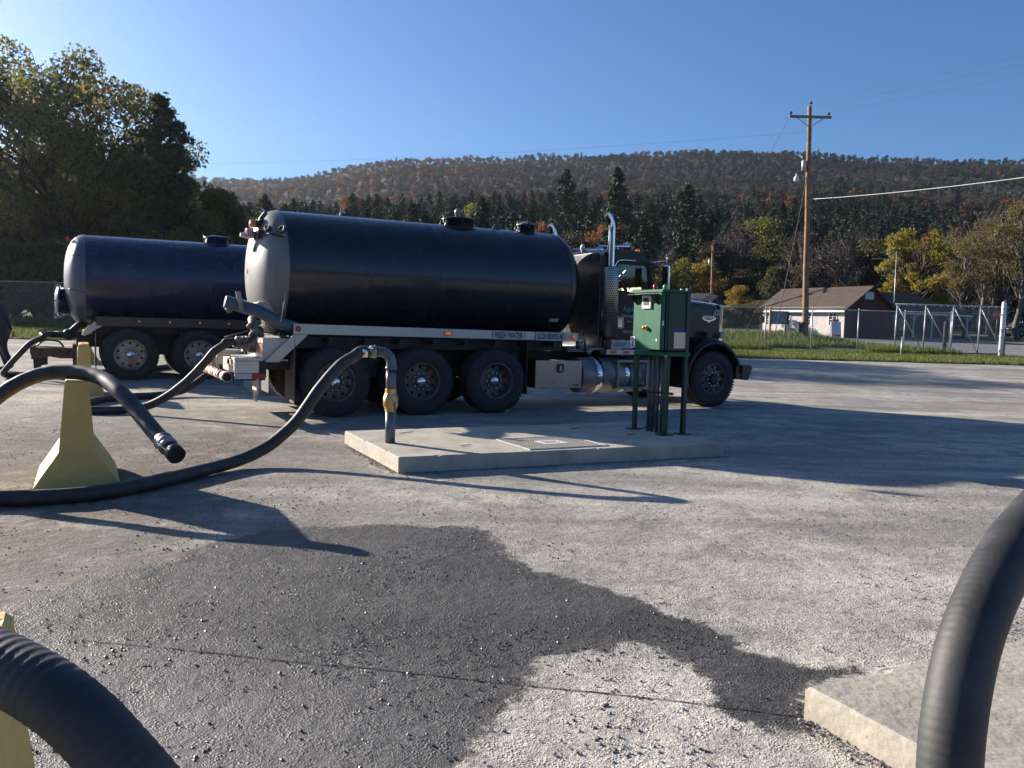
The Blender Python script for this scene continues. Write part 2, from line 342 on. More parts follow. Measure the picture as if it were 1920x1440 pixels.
def ground_material():
    m = bpy.data.materials.new("gravelly_pavement"); m.use_nodes = True; n = m.node_tree.nodes; l = m.node_tree.links; p = n["Principled BSDF"]
    tc = n.new("ShaderNodeTexCoord")
    def N(scale, det=8, rough=.6, vec=None, dist=0):
        q = n.new("ShaderNodeTexNoise"); q.inputs["Scale"].default_value = scale; q.inputs["Detail"].default_value = det; q.inputs["Roughness"].default_value = rough; q.inputs["Distortion"].default_value = dist
        l.new(vec or tc.outputs["Object"], q.inputs["Vector"]); return q.outputs[0]
    def MR(s, a, b, c=0., d=1.):
        q = n.new("ShaderNodeMapRange"); l.new(s, q.inputs[0]); q.inputs[1].default_value = a; q.inputs[2].default_value = b; q.inputs[3].default_value = c; q.inputs[4].default_value = d; return q.outputs[0]
    def MIX(f, a, b, t='MIX'):
        q = n.new("ShaderNodeMix"); q.data_type = 'RGBA'; q.blend_type = t
        if isinstance(f, float): q.inputs[0].default_value = f
        else: l.new(f, q.inputs[0])
        for i, s in ((6, a), (7, b)):
            if isinstance(s, tuple): q.inputs[i].default_value = (*s, 1)
            else: l.new(s, q.inputs[i])
        return q.outputs[2]
    def MT(op, a, b):
        q = n.new("ShaderNodeMath"); q.operation = op
        for i, s in enumerate((a, b)):
            if isinstance(s, (int, float)): q.inputs[i].default_value = s
            else: l.new(s, q.inputs[i])
        return q.outputs[0]
    mp = n.new("ShaderNodeMapping"); mp.inputs["Rotation"].default_value = (0, 0, -YAW); mp.inputs["Scale"].default_value = (.16, 1.0, 1.0); l.new(tc.outputs["Object"], mp.inputs[0])
    streak = N(.9, 7, .6, mp.outputs[0]); big = N(.35, 6, .6, dist=.6); mid = N(2.4, 8, .68); fine = N(45, 6, .75); vfine = N(160, 3, .8)
    c = MIX(MR(big, .36, .60), (.56, .505, .415), (.32, .30, .268))
    c = MIX(MR(mid, .44, .66), c, (.25, .235, .208))
    c = MIX(MR(N(6, 8, .72), .52, .66, 0, .55), c, (.17, .16, .15))
    c = MIX(MR(streak, .50, .64, 0, .7), c, (.19, .178, .157))
    c = MIX(MR(streak, .44, .30), c, (.56, .51, .45))
    sp = n.new("ShaderNodeSeparateXYZ"); l.new(tc.outputs["Object"], sp.inputs[0])
    c = MIX(MT('MULTIPLY', MT('MULTIPLY', MR(sp.outputs[1], 4.4, 3.2), MR(sp.outputs[0], -1.2, -.1)), MR(mid, .62, .38, .25, .8)), c, (.66, .60, .52))
    # brown trodden dirt by the hoses on the left
    lx = MR(sp.outputs[0], -.9, -3.3); ly = MR(sp.outputs[1], 13.5, 9.5); ly2 = MR(sp.outputs[1], 2.8, 4.6)
    dm = MT('MULTIPLY', MT('MULTIPLY', lx, ly), ly2); dm = MT('MULTIPLY', dm, MR(mid, .28, .52)); dm = MT('MULTIPLY', dm, .9)
    c = MIX(dm, c, (.125, .095, .07))
    # darker tarry patches further out
    pt = MR(N(.8, 8, .7, mp.outputs[0], 1.2), .60, .68); far = MR(sp.outputs[1], 14, 20); c = MIX(MT('MULTIPLY', MT('MULTIPLY', pt, far), .6), c, (.13, .125, .12))
    sm = MR(fine, .3, .7, .55, 1.42); vm = MR(vfine, .3, .7, .78, 1.2); mul = MT('MULTIPLY', sm, vm)
    g = n.new("ShaderNodeVectorMath"); g.operation = 'SCALE'; l.new(c, g.inputs[0]); l.new(mul, g.inputs[3]); c = g.outputs[0]
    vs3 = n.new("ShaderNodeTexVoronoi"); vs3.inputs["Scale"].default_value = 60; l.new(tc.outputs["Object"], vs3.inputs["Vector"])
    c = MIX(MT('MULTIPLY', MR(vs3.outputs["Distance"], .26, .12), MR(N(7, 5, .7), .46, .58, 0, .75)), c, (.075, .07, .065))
    at = n.new("ShaderNodeAttribute"); at.attribute_name = "wet"
    w = MT('ADD', at.outputs["Fac"], MT('MULTIPLY', MT('SUBTRACT', N(3.5, 10, .75), .5), 1.35)); w = MT('ADD', w, MT('MULTIPLY', MT('SUBTRACT', N(1.1, 4, .6), .5), .5)); w = MT('ADD', w, MT('MULTIPLY', MT('SUBTRACT', N(60, 4, .7), .5), .22))
    wm = MR(w, .44, .56)
    wet_in = MIX(MR(mid, .35, .65), (.034, .033, .032), (.098, .093, .087)); wet_in = MIX(MR(big, .45, .65, 0, .6), wet_in, (.12, .112, .10)); wet_in = MIX(MR(streak, .5, .62, 0, .6), wet_in, (.045, .043, .042)); dry = MT('MULTIPLY', MR(sp.outputs[1], 3.7, 2.9), MR(sp.outputs[0], .1, -.7)); wet_in = MIX(MT('MULTIPLY', dry, .8), wet_in, (.155, .148, .142)); wet_in = MIX(MR(w, .75, .5, 0, .35), wet_in, (.13, .115, .095)); g2 = n.new("ShaderNodeVectorMath"); g2.operation = 'SCALE'; l.new(wet_in, g2.inputs[0]); l.new(MR(fine, .3, .7, .55, 1.5), g2.inputs[3])
    c = MIX(wm, c, g2.outputs[0])
    l.new(c, p.inputs["Base Color"])
    l.new(MT('SUBTRACT', MR(mid, .3, .7, .97, .88), MT('MULTIPLY', wm, MR(fine, .35, .6, .5, .18))), p.inputs["Roughness"])
    p.inputs["Specular IOR Level"].default_value = .35
    vo = n.new("ShaderNodeTexVoronoi"); vo.inputs["Scale"].default_value = 75; l.new(tc.outputs["Object"], vo.inputs["Vector"])
    vo2 = n.new("ShaderNodeTexVoronoi"); vo2.inputs["Scale"].default_value = 150; l.new(tc.outputs["Object"], vo2.inputs["Vector"])
    peb = MT('MULTIPLY', MR(vo.outputs["Distance"], .0, .55, 1, 0), MR(N(9, 4, .6), .42, .62)); peb2 = MR(vo2.outputs["Distance"], 0, .6, 1, 0)
    h = MT('ADD', MT('ADD', MT('MULTIPLY', fine, .16), MT('MULTIPLY', peb2, .12)), MT('ADD', MT('MULTIPLY', N(14, 5, .6), .8), MT('MULTIPLY', peb, .38)))
    b = n.new("ShaderNodeBump"); b.inputs["Strength"].default_value = .8; b.inputs["Distance"].default_value = .024; l.new(h, b.inputs["Height"]); l.new(b.outputs[0], p.inputs["Normal"])
    return m
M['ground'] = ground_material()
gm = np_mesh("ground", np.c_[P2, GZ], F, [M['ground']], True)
a = gm.attributes.new("wet", 'FLOAT', 'POINT'); a.data.foreach_set("value", wet.astype(np.float32))
ground = bpy.data.objects.new("ground", gm); link(ground); tag(ground, "dusty grey gravelly concrete yard with a wet patch", kind="structure")
# patched dark asphalt on the drive and building lot, sheets just above the ground
M['lot'] = mat('lot_asphalt', (.17, .165, .16), .9, 0, .15, .6, .2, 20, col2=(.25, .24, .23), c2s=.4)
def sheet(name, x0, x1, y0, y1, st, dz, inside, material, label):
    xs = np.arange(x0, x1 + st, st); ys = np.arange(y0, y1 + st, st); X, Y = np.meshgrid(xs, ys)
    P = np.stack([X.ravel(), Y.ravel()], 1); Z = np.array([zg(x, y) for x, y in P]) + dz
    ok = np.array([inside(x, y) for x, y in P]); i = np.arange(len(P)).reshape(len(ys), len(xs))
    F = np.stack([i[:-1, :-1], i[:-1, 1:], i[1:, 1:], i[1:, :-1]], -1).reshape(-1, 4); F = F[ok[F].all(1)]
    used = np.unique(F); mp = np.full(len(P), -1); mp[used] = np.arange(len(used))
    o = bpy.data.objects.new(name, np_mesh(name, np.c_[P, Z][used], mp[F], [material], True)); link(o); return tag(o, label, kind="structure")
def nz(x, y, s=1.0): return noise.noise(Vector((x * s, y * s, 5.5)))
def on_grass(x, y):
    e = 32.6 + nz(x, y, .5) * .35 + .035 * abs(x) * 0
    if x < 6: far = 90
    elif x < 17.5: far = 50.5 + nz(x, 0, .3)
    else: far = 50.5 - smooth((x - 17.5) / 3.5) * 11.2 + nz(x, 0, .4) * .4
    if x > 20.5: far = 38.9
    return e < y < far
M['turf'] = mat('turf_soil', (.060, .085, .022), .95, 0, .3, 1.2, .5, 12, col2=(.13, .11, .045), c2s=.5, c2lo=.45, c2hi=.7)
sheet("grass_verge", -60, 46, 32, 91, .4, .02, on_grass, M['turf'], "grass verge along the far edge of the yard")
sheet("grass_field", 32, 130, 50, 90, 1.0, .03, lambda x, y: x > 34 + nz(0, y, .2) * 2 and y > 52 + nz(x, 0, .1) * 2, M['turf'], "grass beyond the drive at right")
sheet("building_lot", 6, 50, 38, 90, .8, .008, lambda x, y: True, M['lot'], "worn asphalt lot round the red and white building")
# grass blades
def blades(spec, name, label):
    V = []; Fc = []; base = 0; allV = []
    for (n, fn, h0, h1, wd) in spec:
        xs, ys = fn(n); z = np.array([zg(x, y) for x, y in zip(xs, ys)]) + .02; m = len(xs)
        h = RNG.uniform(h0, h1, m); a = RNG.uniform(0, 2 * np.pi, m); w = RNG.uniform(.6, 1.3, m) * wd; lean = RNG.normal(0, .35, (m, 2)) * h[:, None]
        p = np.stack([xs, ys, z], 1); e = np.stack([np.cos(a) * w, np.sin(a) * w, 0 * a], 1); t = p + np.c_[lean, h]
        allV.append(np.stack([p - e, p + e, t], 1).reshape(-1, 3))
    V = np.concatenate(allV); Fc = np.arange(len(V)).reshape(-1, 3)
    o = bpy.data.objects.new(name, np_mesh(name, V, Fc, [M['blade']])); link(o); return tag(o, label, "grass", kind="stuff")
def rnd_mat(name, cols, rough=.7, trans=.35, island=True, tint=None, spec=.3):
    """leaf-like material: colour picked per leaf/blade, with light coming through"""
    m = bpy.data.materials.new(name); m.use_nodes = True; n = m.node_tree.nodes; l = m.node_tree.links; n.clear()
    g = n.new("ShaderNodeNewGeometry"); cr = n.new("ShaderNodeValToRGB"); l.new(g.outputs["Random Per Island"], cr.inputs[0])
    el = cr.color_ramp.elements
    for i, c in enumerate(cols):
        e = el[i] if i < 2 else el.new(1); e.position = i / (len(cols) - 1); e.color = (*c, 1)
    for i, e in enumerate(sorted(el, key=lambda e: e.position)): pass
    src = cr.outputs[0]
    if tint:
        at = n.new("ShaderNodeAttribute"); at.attribute_name = "tint"; at.attribute_type = tint
        mx = n.new("ShaderNodeMix"); mx.data_type = 'RGBA'; mx.blend_type = 'MULTIPLY'; mx.inputs[0].default_value = 1; l.new(src, mx.inputs[6]); l.new(at.outputs["Color"], mx.inputs[7]); src = mx.outputs[2]
    d = n.new("ShaderNodeBsdfPrincipled"); d.inputs["Roughness"].default_value = rough; d.inputs["Specular IOR Level"].default_value = spec; l.new(src, d.inputs["Base Color"])
    t = n.new("ShaderNodeBsdfTranslucent"); l.new(src, t.inputs[0]); mx = n.new("ShaderNodeMixShader"); mx.inputs[0].default_value = trans
    o = n.new("ShaderNodeOutputMaterial"); l.new(d.outputs[0], mx.inputs[1]); l.new(t.outputs[0], mx.inputs[2]); l.new(mx.outputs[0], o.inputs[0]); return m
M['blade'] = rnd_mat('grass_blade', [(.075, .13, .025), (.12, .18, .035), (.26, .23, .09), (.16, .20, .05)])
def reg(x0, x1, y0, y1, f=None):
    def g(n):
        x = RNG.uniform(x0, x1, n); y = y0 + (y1 - y0) * RNG.random(n) ** 1.2
        k = np.array([on_grass(a, b) and (f is None or f(a, b)) for a, b in zip(x, y)]); return x[k], y[k]
    return g
blades([(52000, reg(5, 29, 32.6, 39.5), .04, .16, .02), (26000, reg(5, 21, 38.5, 43, lambda x, y: nz(x, y, .4) > -.15), .12, .45, .022), (14000, reg(5, 20, 43, 51), .12, .42, .03),
        (20000, reg(-32, -6, 32.6, 44), .05, .22, .028), (9000, reg(-32, -6, 43, 47), .2, .6, .035)], "verge_grass", "long and mown grass along the verge and under the fence")
# loose stones on the yard
def stones(name, n, fn, s0, s1, m, label):
    x, y = fn(n); n = len(x); ico = np.array([[0, 0, 1], [.94, 0, .3], [.29, .9, .3], [-.76, .55, .3], [-.76, -.55, .3], [.29, -.9, .3], [.76, .55, -.35], [-.29, .9, -.35], [-.94, 0, -.35], [-.29, -.9, -.35], [.76, -.55, -.35]])
    fa = [(0, 1, 2), (0, 2, 3), (0, 3, 4), (0, 4, 5), (0, 5, 1), (1, 6, 2), (2, 7, 3), (3, 8, 4), (4, 9, 5), (5, 10, 1), (2, 6, 7), (3, 7, 8), (4, 8, 9), (5, 9, 10), (1, 10, 6)]
    s = s0 + (s1 - s0) * RNG.random(n) ** 7.0; V = ico[None] * s[:, None, None] * RNG.uniform(.6, 1.25, (n, 11, 1)); V[:, :, 2] *= .75
    a = RNG.uniform(0, 6.28, n); c, q = np.cos(a), np.sin(a); X = V[:, :, 0] * c[:, None] - V[:, :, 1] * q[:, None]; Y = V[:, :, 0] * q[:, None] + V[:, :, 1] * c[:, None]
    z = np.array([zg(i, j) for i, j in zip(x, y)]); V = np.stack([X + x[:, None], Y + y[:, None], V[:, :, 2] + (z + s * .12)[:, None]], -1).reshape(-1, 3)
    Fc = (np.array(fa)[None] + (np.arange(n) * 11)[:, None, None]).reshape(-1, 3)
    print('STONES', name, n)
    o = bpy.data.objects.new(name, np_mesh(name, V, Fc, [m])); link(o); return tag(o, label, "gravel", kind="stuff")
M['stone'] = rnd_mat('loose_stone', [(.10, .095, .09), (.24, .23, .22), (.34, .32, .30), (.06, .058, .056)], .85, 0.0)
M['wetstone'] = rnd_mat('wet_stone', [(.035, .034, .033), (.08, .078, .075), (.05, .05, .05), (.12, .115, .11)], .42, 0.0, spec=.45)
def dens(n, keep):
    def g(_):
        y = 1.4 + 13 * RNG.random(n) ** 1.9; x = (RNG.random(n) * 2 - 1) * (y * .72 + .4)
        cl = np.array([nz(a, b, 1.1) * .6 + nz(a, b, 4) * .5 for a, b in zip(x, y)]); k = RNG.random(n) < np.clip(.30 + cl * 1.3, .05, 1)
        w = poly_dist(np.stack([x, y], 1), WET) < -.02; pad = np.array([in_pad(a, b) for a, b in zip(x, y)]); k &= ~pad; k &= (w if keep else ~w); return x[k], y[k]
    return g
PAD1 = [UV(-.67, -4.65), UV(3.2, -4.84), UV(3.33, -2.75), UV(-.62, -2.64)]
D2 = Vector((-3.70, 7.70, 0)); D3 = Vector((3.08, -6.63, 0))
PADS = [PAD1, [p + D2 for p in PAD1], [p + D3 for p in PAD1]]
def in_pad(x, y):
    for P in PADS:
        s = 0
        for i in range(4):
            a, b = P[i], P[(i + 1) % 4]
            if (b.x - a.x) * (y - a.y) - (b.y - a.y) * (x - a.x) > -.03: s += 1
        if s == 4: return True
    return False
stones("yard_gravel", 0, dens(170000, False), .0018, .0095, M['stone'], "loose dry grit and stones strewn over the yard")
stones("wet_gravel", 0, dens(240000, True), .0016, .0085, M['wetstone'], "wet dark grit and stones in the damp patch")
def along(pairs, w, nper):
    def g(_):
        X, Y = [], []
        for a, b in pairs:
            n = int((b - a).length * nper); t = RNG.random(n); d = (b - a).normalized(); o = Vector((d.y, -d.x, 0)); q = w * RNG.random(n) ** 2.2 * (0.5 + .8 * np.abs(np.sin(t * 9 + a.x)))
            X += list(a.x + (b.x - a.x) * t + o.x * q); Y += list(a.y + (b.y - a.y) * t + o.y * q)
        return np.array(X), np.array(Y)
    return g
stones("slab_edge_gravel", 0, along([(PAD1[3], PAD1[0]), (PAD1[0], PAD1[1]), (PADS[2][3], PADS[2][0]), (PADS[2][2], PADS[2][3])], .08, 800), .0022, .011, M['stone'], "grit and stones gathered along the foot of the concrete slabs")
# expansion joint: a dirt filled gap between two slabs
jb = MB(); jp = [Vector((-1.9, 3.58, 0)), Vector((-.87, 3.40, 0)), Vector((-.57, 3.36, 0)), Vector((.33, 3.19, 0)), Vector((1.13, 3.03, 0))]
jl = spline(jp, 30); L_, R_ = [], []
for i, p in enumerate(jl):
    w = .002 + .0035 * random.random(); h = -.001 + (noise.noise(Vector((p.x * 1.3, p.y * 1.3, 0))) * .010 + noise.noise(Vector((p.x * 7, p.y * 7, 3))) * .0028)
    L_.append(Vector((p.x, p.y + w, h))); R_.append(Vector((p.x, p.y - w, h)))
jb.loft([[a, b] for a, b in zip(L_, R_)], caps=False, closed=False)
M['joint'] = mat('joint_dirt', (.035, .032, .03), .95, 0, .4, 60, .6, 90)
tag(jb.build("expansion_joint", M['joint']), "dark dirt filled joint between two slabs", kind="structure")
# ================================================================ TANK TRUCKS  (local: x forward, y to the far side, z up; near outer tyre face at y=0)
CV = 1.25
RIMBRIGHT = [False]
M['rimshade'] = mat('shaded_rim', (.15, .135, .12), .5, .35, .2, 14, col2=(.08, .07, .06), c2s=6)  # rim metal darkened in colour for the shade on the nearest truck
M['rimdark'] = mat('dark_rim', (.14, .125, .11), .6, .3, .2, 14, col2=(.07, .06, .05), c2s=6)  # darker grey-brown rim tone for the steer wheels
def ring_disc(mb, y, r0, r1, holes, hr, s, n=60):
    """flat annulus in XZ plane at depth y with round hand holes cut (built through a filled curve)"""
    out = [(r1 * math.cos(2 * math.pi * k / n), r1 * math.sin(2 * math.pi * k / n)) for k in range(n)]
    hs = [[(r0 * math.cos(2 * math.pi * k / 24), r0 * math.sin(2 * math.pi * k / 24)) for k in range(24)]]
    for i in range(holes):
        a = 2 * math.pi * (i + .5) / holes; rc = (r0 + r1) / 2 + .012
        hs.append([(rc * math.cos(a) + hr * math.cos(2 * math.pi * k / 12), rc * math.sin(a) + hr * math.sin(2 * math.pi * k / 12)) for k in range(12)])
    me = curve_plate(out, hs, .014); mb.mesh(me, Matrix.Translation((0, y, 0)) @ MXZ); bpy.data.meshes.remove(me)
def wheel(parent, loc, kind, side=-1):
    """side -1: outer face towards -y. kinds: dual, super (wide with deep dish), steer"""
    w = bpy.data.objects.new("wheel", None); w.empty_display_size = .2; link(w, parent, loc)
    if side > 0: w.rotation_euler[2] = math.pi
    s = 1.0; Rr = .525
    def tyre(y0, wd):
        mb = MB(); pr = [(0.02, .295), (0, .33), (-.012, .40), (0.0, .46), (.02, .502), (.045, .520)]
        q = wd; g = [(.09, .525), (.092, .512), (.104, .512), (.106, .526), (q / 2 - .02, .527), (q / 2 - .018, .513), (q / 2 + .0, .513), (q / 2 + .002, .527)]
        half = pr + g; full = half + [(q - h, r) for h, r in half[::-1]]
        mb.lathe([(h + y0, r) for h, r in full], (0, 0, 0), (0, 1, 0), 72)
        # tread blocks
        for k in range(60):
            a = 2 * math.pi * k / 60
            for yy in (y0 + .035, y0 + q - .035):
                M_ = Matrix.Rotation(a, 3, 'Y'); mb.box(M_ @ Vector((0, 0, .519)) + Vector((0, yy, 0)), (.032, .05, .022), M_)
        mb.build("tyre", M['rubber'], w)
    def rim(y0, wd, disc, dished, deep):
        mb = MB(); mb.lathe([(y0 + .012, .300), (y0 + .0, .292), (y0 + .004, .280), (y0 + .03, .268), (y0 + .07, .262), (y0 + wd, .258), (y0 + wd, .30)], (0, 0, 0), (0, 1, 0), 60)
        ring_disc(mb, disc, .16, .262, 10, .028, 1)
        if dished: mb.lathe([(disc, .165), (disc - .01, .13), (disc - .012, .09), (disc - .012, .0)], (0, 0, 0), (0, 1, 0), 40)
        mb.build("rim", M['rimdark'] if kind == 'steer' else M['rim'] if RIMBRIGHT[0] else M['rimshade'], w)
        d = MB(); d.lathe([(disc + .03, .262), (disc + .03, 0)], (0, 0, 0), (0, 1, 0), 24); d.build("brake_drum", M['dark'], w)
    if kind == 'dual':
        tyre(0, .28); tyre(.33, .28); rim(.0, .26, .13, True, 1); hub = .115; ext = .11
    elif kind == 'super':
        tyre(0, .40); rim(.0, .36, .17, True, 1); hub = .155; ext = .13
    else:
        tyre(0, .30); rim(.0, .28, .06, True, 0); hub = .045; ext = .07
    h = MB()
    if kind == 'steer':
        h.lathe([(hub, .095), (hub - .05, .09), (hub - .075, .085), (hub - .08, .05), (hub - .08, 0)], (0, 0, 0), (0, 1, 0), 28); h.build("hub", M['black'], w)
    else:
        h.lathe([(hub, .085), (hub - .05, .082)] + [(hub - .05 - .055 * math.sin(R(t)), .082 * math.cos(R(t)) + 1e-4) for t in range(0, 91, 10)], (0, 0, 0), (0, 1, 0), 32); h.build("hub_cap", M['chrome'], w)
    l = MB()
    for k in range(10):
        a = 2 * math.pi * k / 10; c = (.128 * math.cos(a), 0, .128 * math.sin(a)); l.tube([(c[0], hub - .0, c[2]), (c[0], hub - .045, c[2])], [.016, .013], 8); l.ball((c[0], hub - .045, c[2]), .014, 8, 5)
    tag(l.build("lug_nuts", M['chrome'], w), kind="stuff"); return w

def head_x(x0, dep, Rr, dv, dz): return x0 - dep * math.sqrt(max(0, 1 - (dv * dv + dz * dz) / (Rr * Rr)))
def wingnuts(parent, c, r, n, z):
    for k in range(n):
        a = 2 * math.pi * (k + .3) / n; x, y = c[0] + r * math.cos(a), c[1] + r * math.sin(a); mb = MB()
        mb.cyl((x, y, z - .07), (x, y, z + .025), .011, 8); t = Vector((-math.sin(a), math.cos(a), 0))
        for s in (-1, 1): mb.tube([Vector((x, y, z)), Vector((x, y, z + .055)) + t * .04 * s], [.012, .007], 6)
        mb.box((x, y, z - .06), (.035, .035, .03)); mb.build("wing_nut", M['black'], parent)

def tank(t, zc, Rd, x0, x1, body, headm, hatches):
    s = MB(); n = 72; seams = [x0 + (x1 - x0) * f for f in (.0, .25, .5, .75, 1.0)]
    pr = [(x0, Rd)]
    pr.append((x0 + .05, Rd))
    for q in seams[1:-1]: pr += [(q - .10, Rd), (q - .014, Rd), (q, Rd + .0035), (q + .014, Rd), (q + .10, Rd)]
    pr.append((x1 - .05, Rd))
    pr.append((x1, Rd)); s.lathe(pr, (0, CV, zc), (1, 0, 0), n); s.build("tank_shell", M[body], t)
    dep = .42; h = MB(); h.lathe([(x0 + .012, Rd + .006), (x0 - .02, Rd + .006)] + [(x0 - .02 - (dep - .02) * math.sin(R(a)), Rd * math.cos(R(a)) ** .8) for a in range(4, 91, 5)], (0, CV, zc), (1, 0, 0), n); h.build("rear_tank_head", M[headm], t)
    h = MB(); h.lathe([(x1 - .012, Rd + .005), (x1 + .02, Rd + .003)] + [(x1 + .02 + .36 * math.sin(R(a)), Rd * math.cos(R(a)) ** .8) for a in range(4, 91, 5)], (0, CV, zc), (1, 0, 0), n); h.build("front_tank_head", M[body], t)
    for (hx, hr, hh, dome) in hatches:
        q = bpy.data.objects.new("hatch", None); link(q, t, (hx, CV, zc + Rd)); mb = MB()
        mb.lathe([(-.10, hr * .92), (hh * .6, hr * .92), (hh * .6, hr), (hh * .7, hr + .01)], (0, 0, 0), (0, 0, 1), 40); mb.build("hatch_collar", M[body], q)
        mb = MB(); mb.lathe([(hh * .7, hr + .012), (hh * .8, hr + .012), (hh * .95, hr * .8), (hh * 1.08, hr * .4), (hh * 1.12, 0)], (0, 0, 0), (0, 0, 1), 40); mb.build("hatch_lid", M['aludull'] if not dome and hr < .2 else M[body], q)
        wingnuts(q, (0, 0, 0), hr + .03, 6, hh * .75)
        if dome:
            mb = MB(); mb.lathe([(hh, .055), (hh + .06, .06), (hh + .07, .075), (hh + .11, .075), (hh + .15, .05), (hh + .165, 0)], (.0, 0, 0), (0, 0, 1), 24); mb.build("vent_cap", M['aludull'], q)

def lens(parent, x, z, r, m, y=-.012, oval=1.0, name="marker_light"):
    mb = MB(); mb.lathe([(.02, r * 1.18), (-.004, r * 1.18), (-.006, r * 1.02)], (0, 0, 0), (0, 1, 0), 24); mb.cur = 1
    mb.lathe([(-.004, r), (-.014, r * .9), (-.018, r * .5), (-.019, 0)], (0, 0, 0), (0, 1, 0), 24)
    o = mb.build(name, [M['black'], m], parent, (x, y, z)); o.scale = (oval, 1, 1); return o

def chassis(t, x0, x1):
    for y in (.82, 1.60):
        mb = MB(); mb.bb(x0, x1, y, y + .08, .72, 1.0); mb.build("chassis_rail", M['black'], t)
    mb = MB(); mb.bb(x0 + .3, 4.1, .35, 2.15, 1.02, 1.19); mb.bb(x0 + .4, 4.0, .9, 1.6, 1.0, 1.3)
    for k in range(9): mb.bb(x0 + .4 + k * .55, x0 + .46 + k * .55, .06, 2.44, 1.10, 1.18)
    mb.build("tank_subframe", M['black'], t)

def rear_axles(t, xs, kinds):
    for x, k in zip(xs, kinds):
        wheel(t, (x, 0, .525), k); wheel(t, (x, 2.5, .525), k, 1)
        mb = MB(); mb.cyl((x, .2, .525), (x, 2.3, .525), .07, 12); mb.ball((x, 1.25, .525), .21, 14, 10); mb.build("axle", M['black'], t)
    for y in (.70, 1.74):
        mb = MB(); mb.tube([(xs[0] - .3, y, .62), (xs[0] + .5, y, .84), (xs[1], y, .6)], .05, 8); mb.bb(xs[0] + .1, xs[-1] - .1, y - .05, y + .05, .56, .70); mb.bb(xs[0] + .5, xs[0] + .8, y - .06, y + .06, .6, 1.0); mb.build("suspension_beam", M['black'], t)

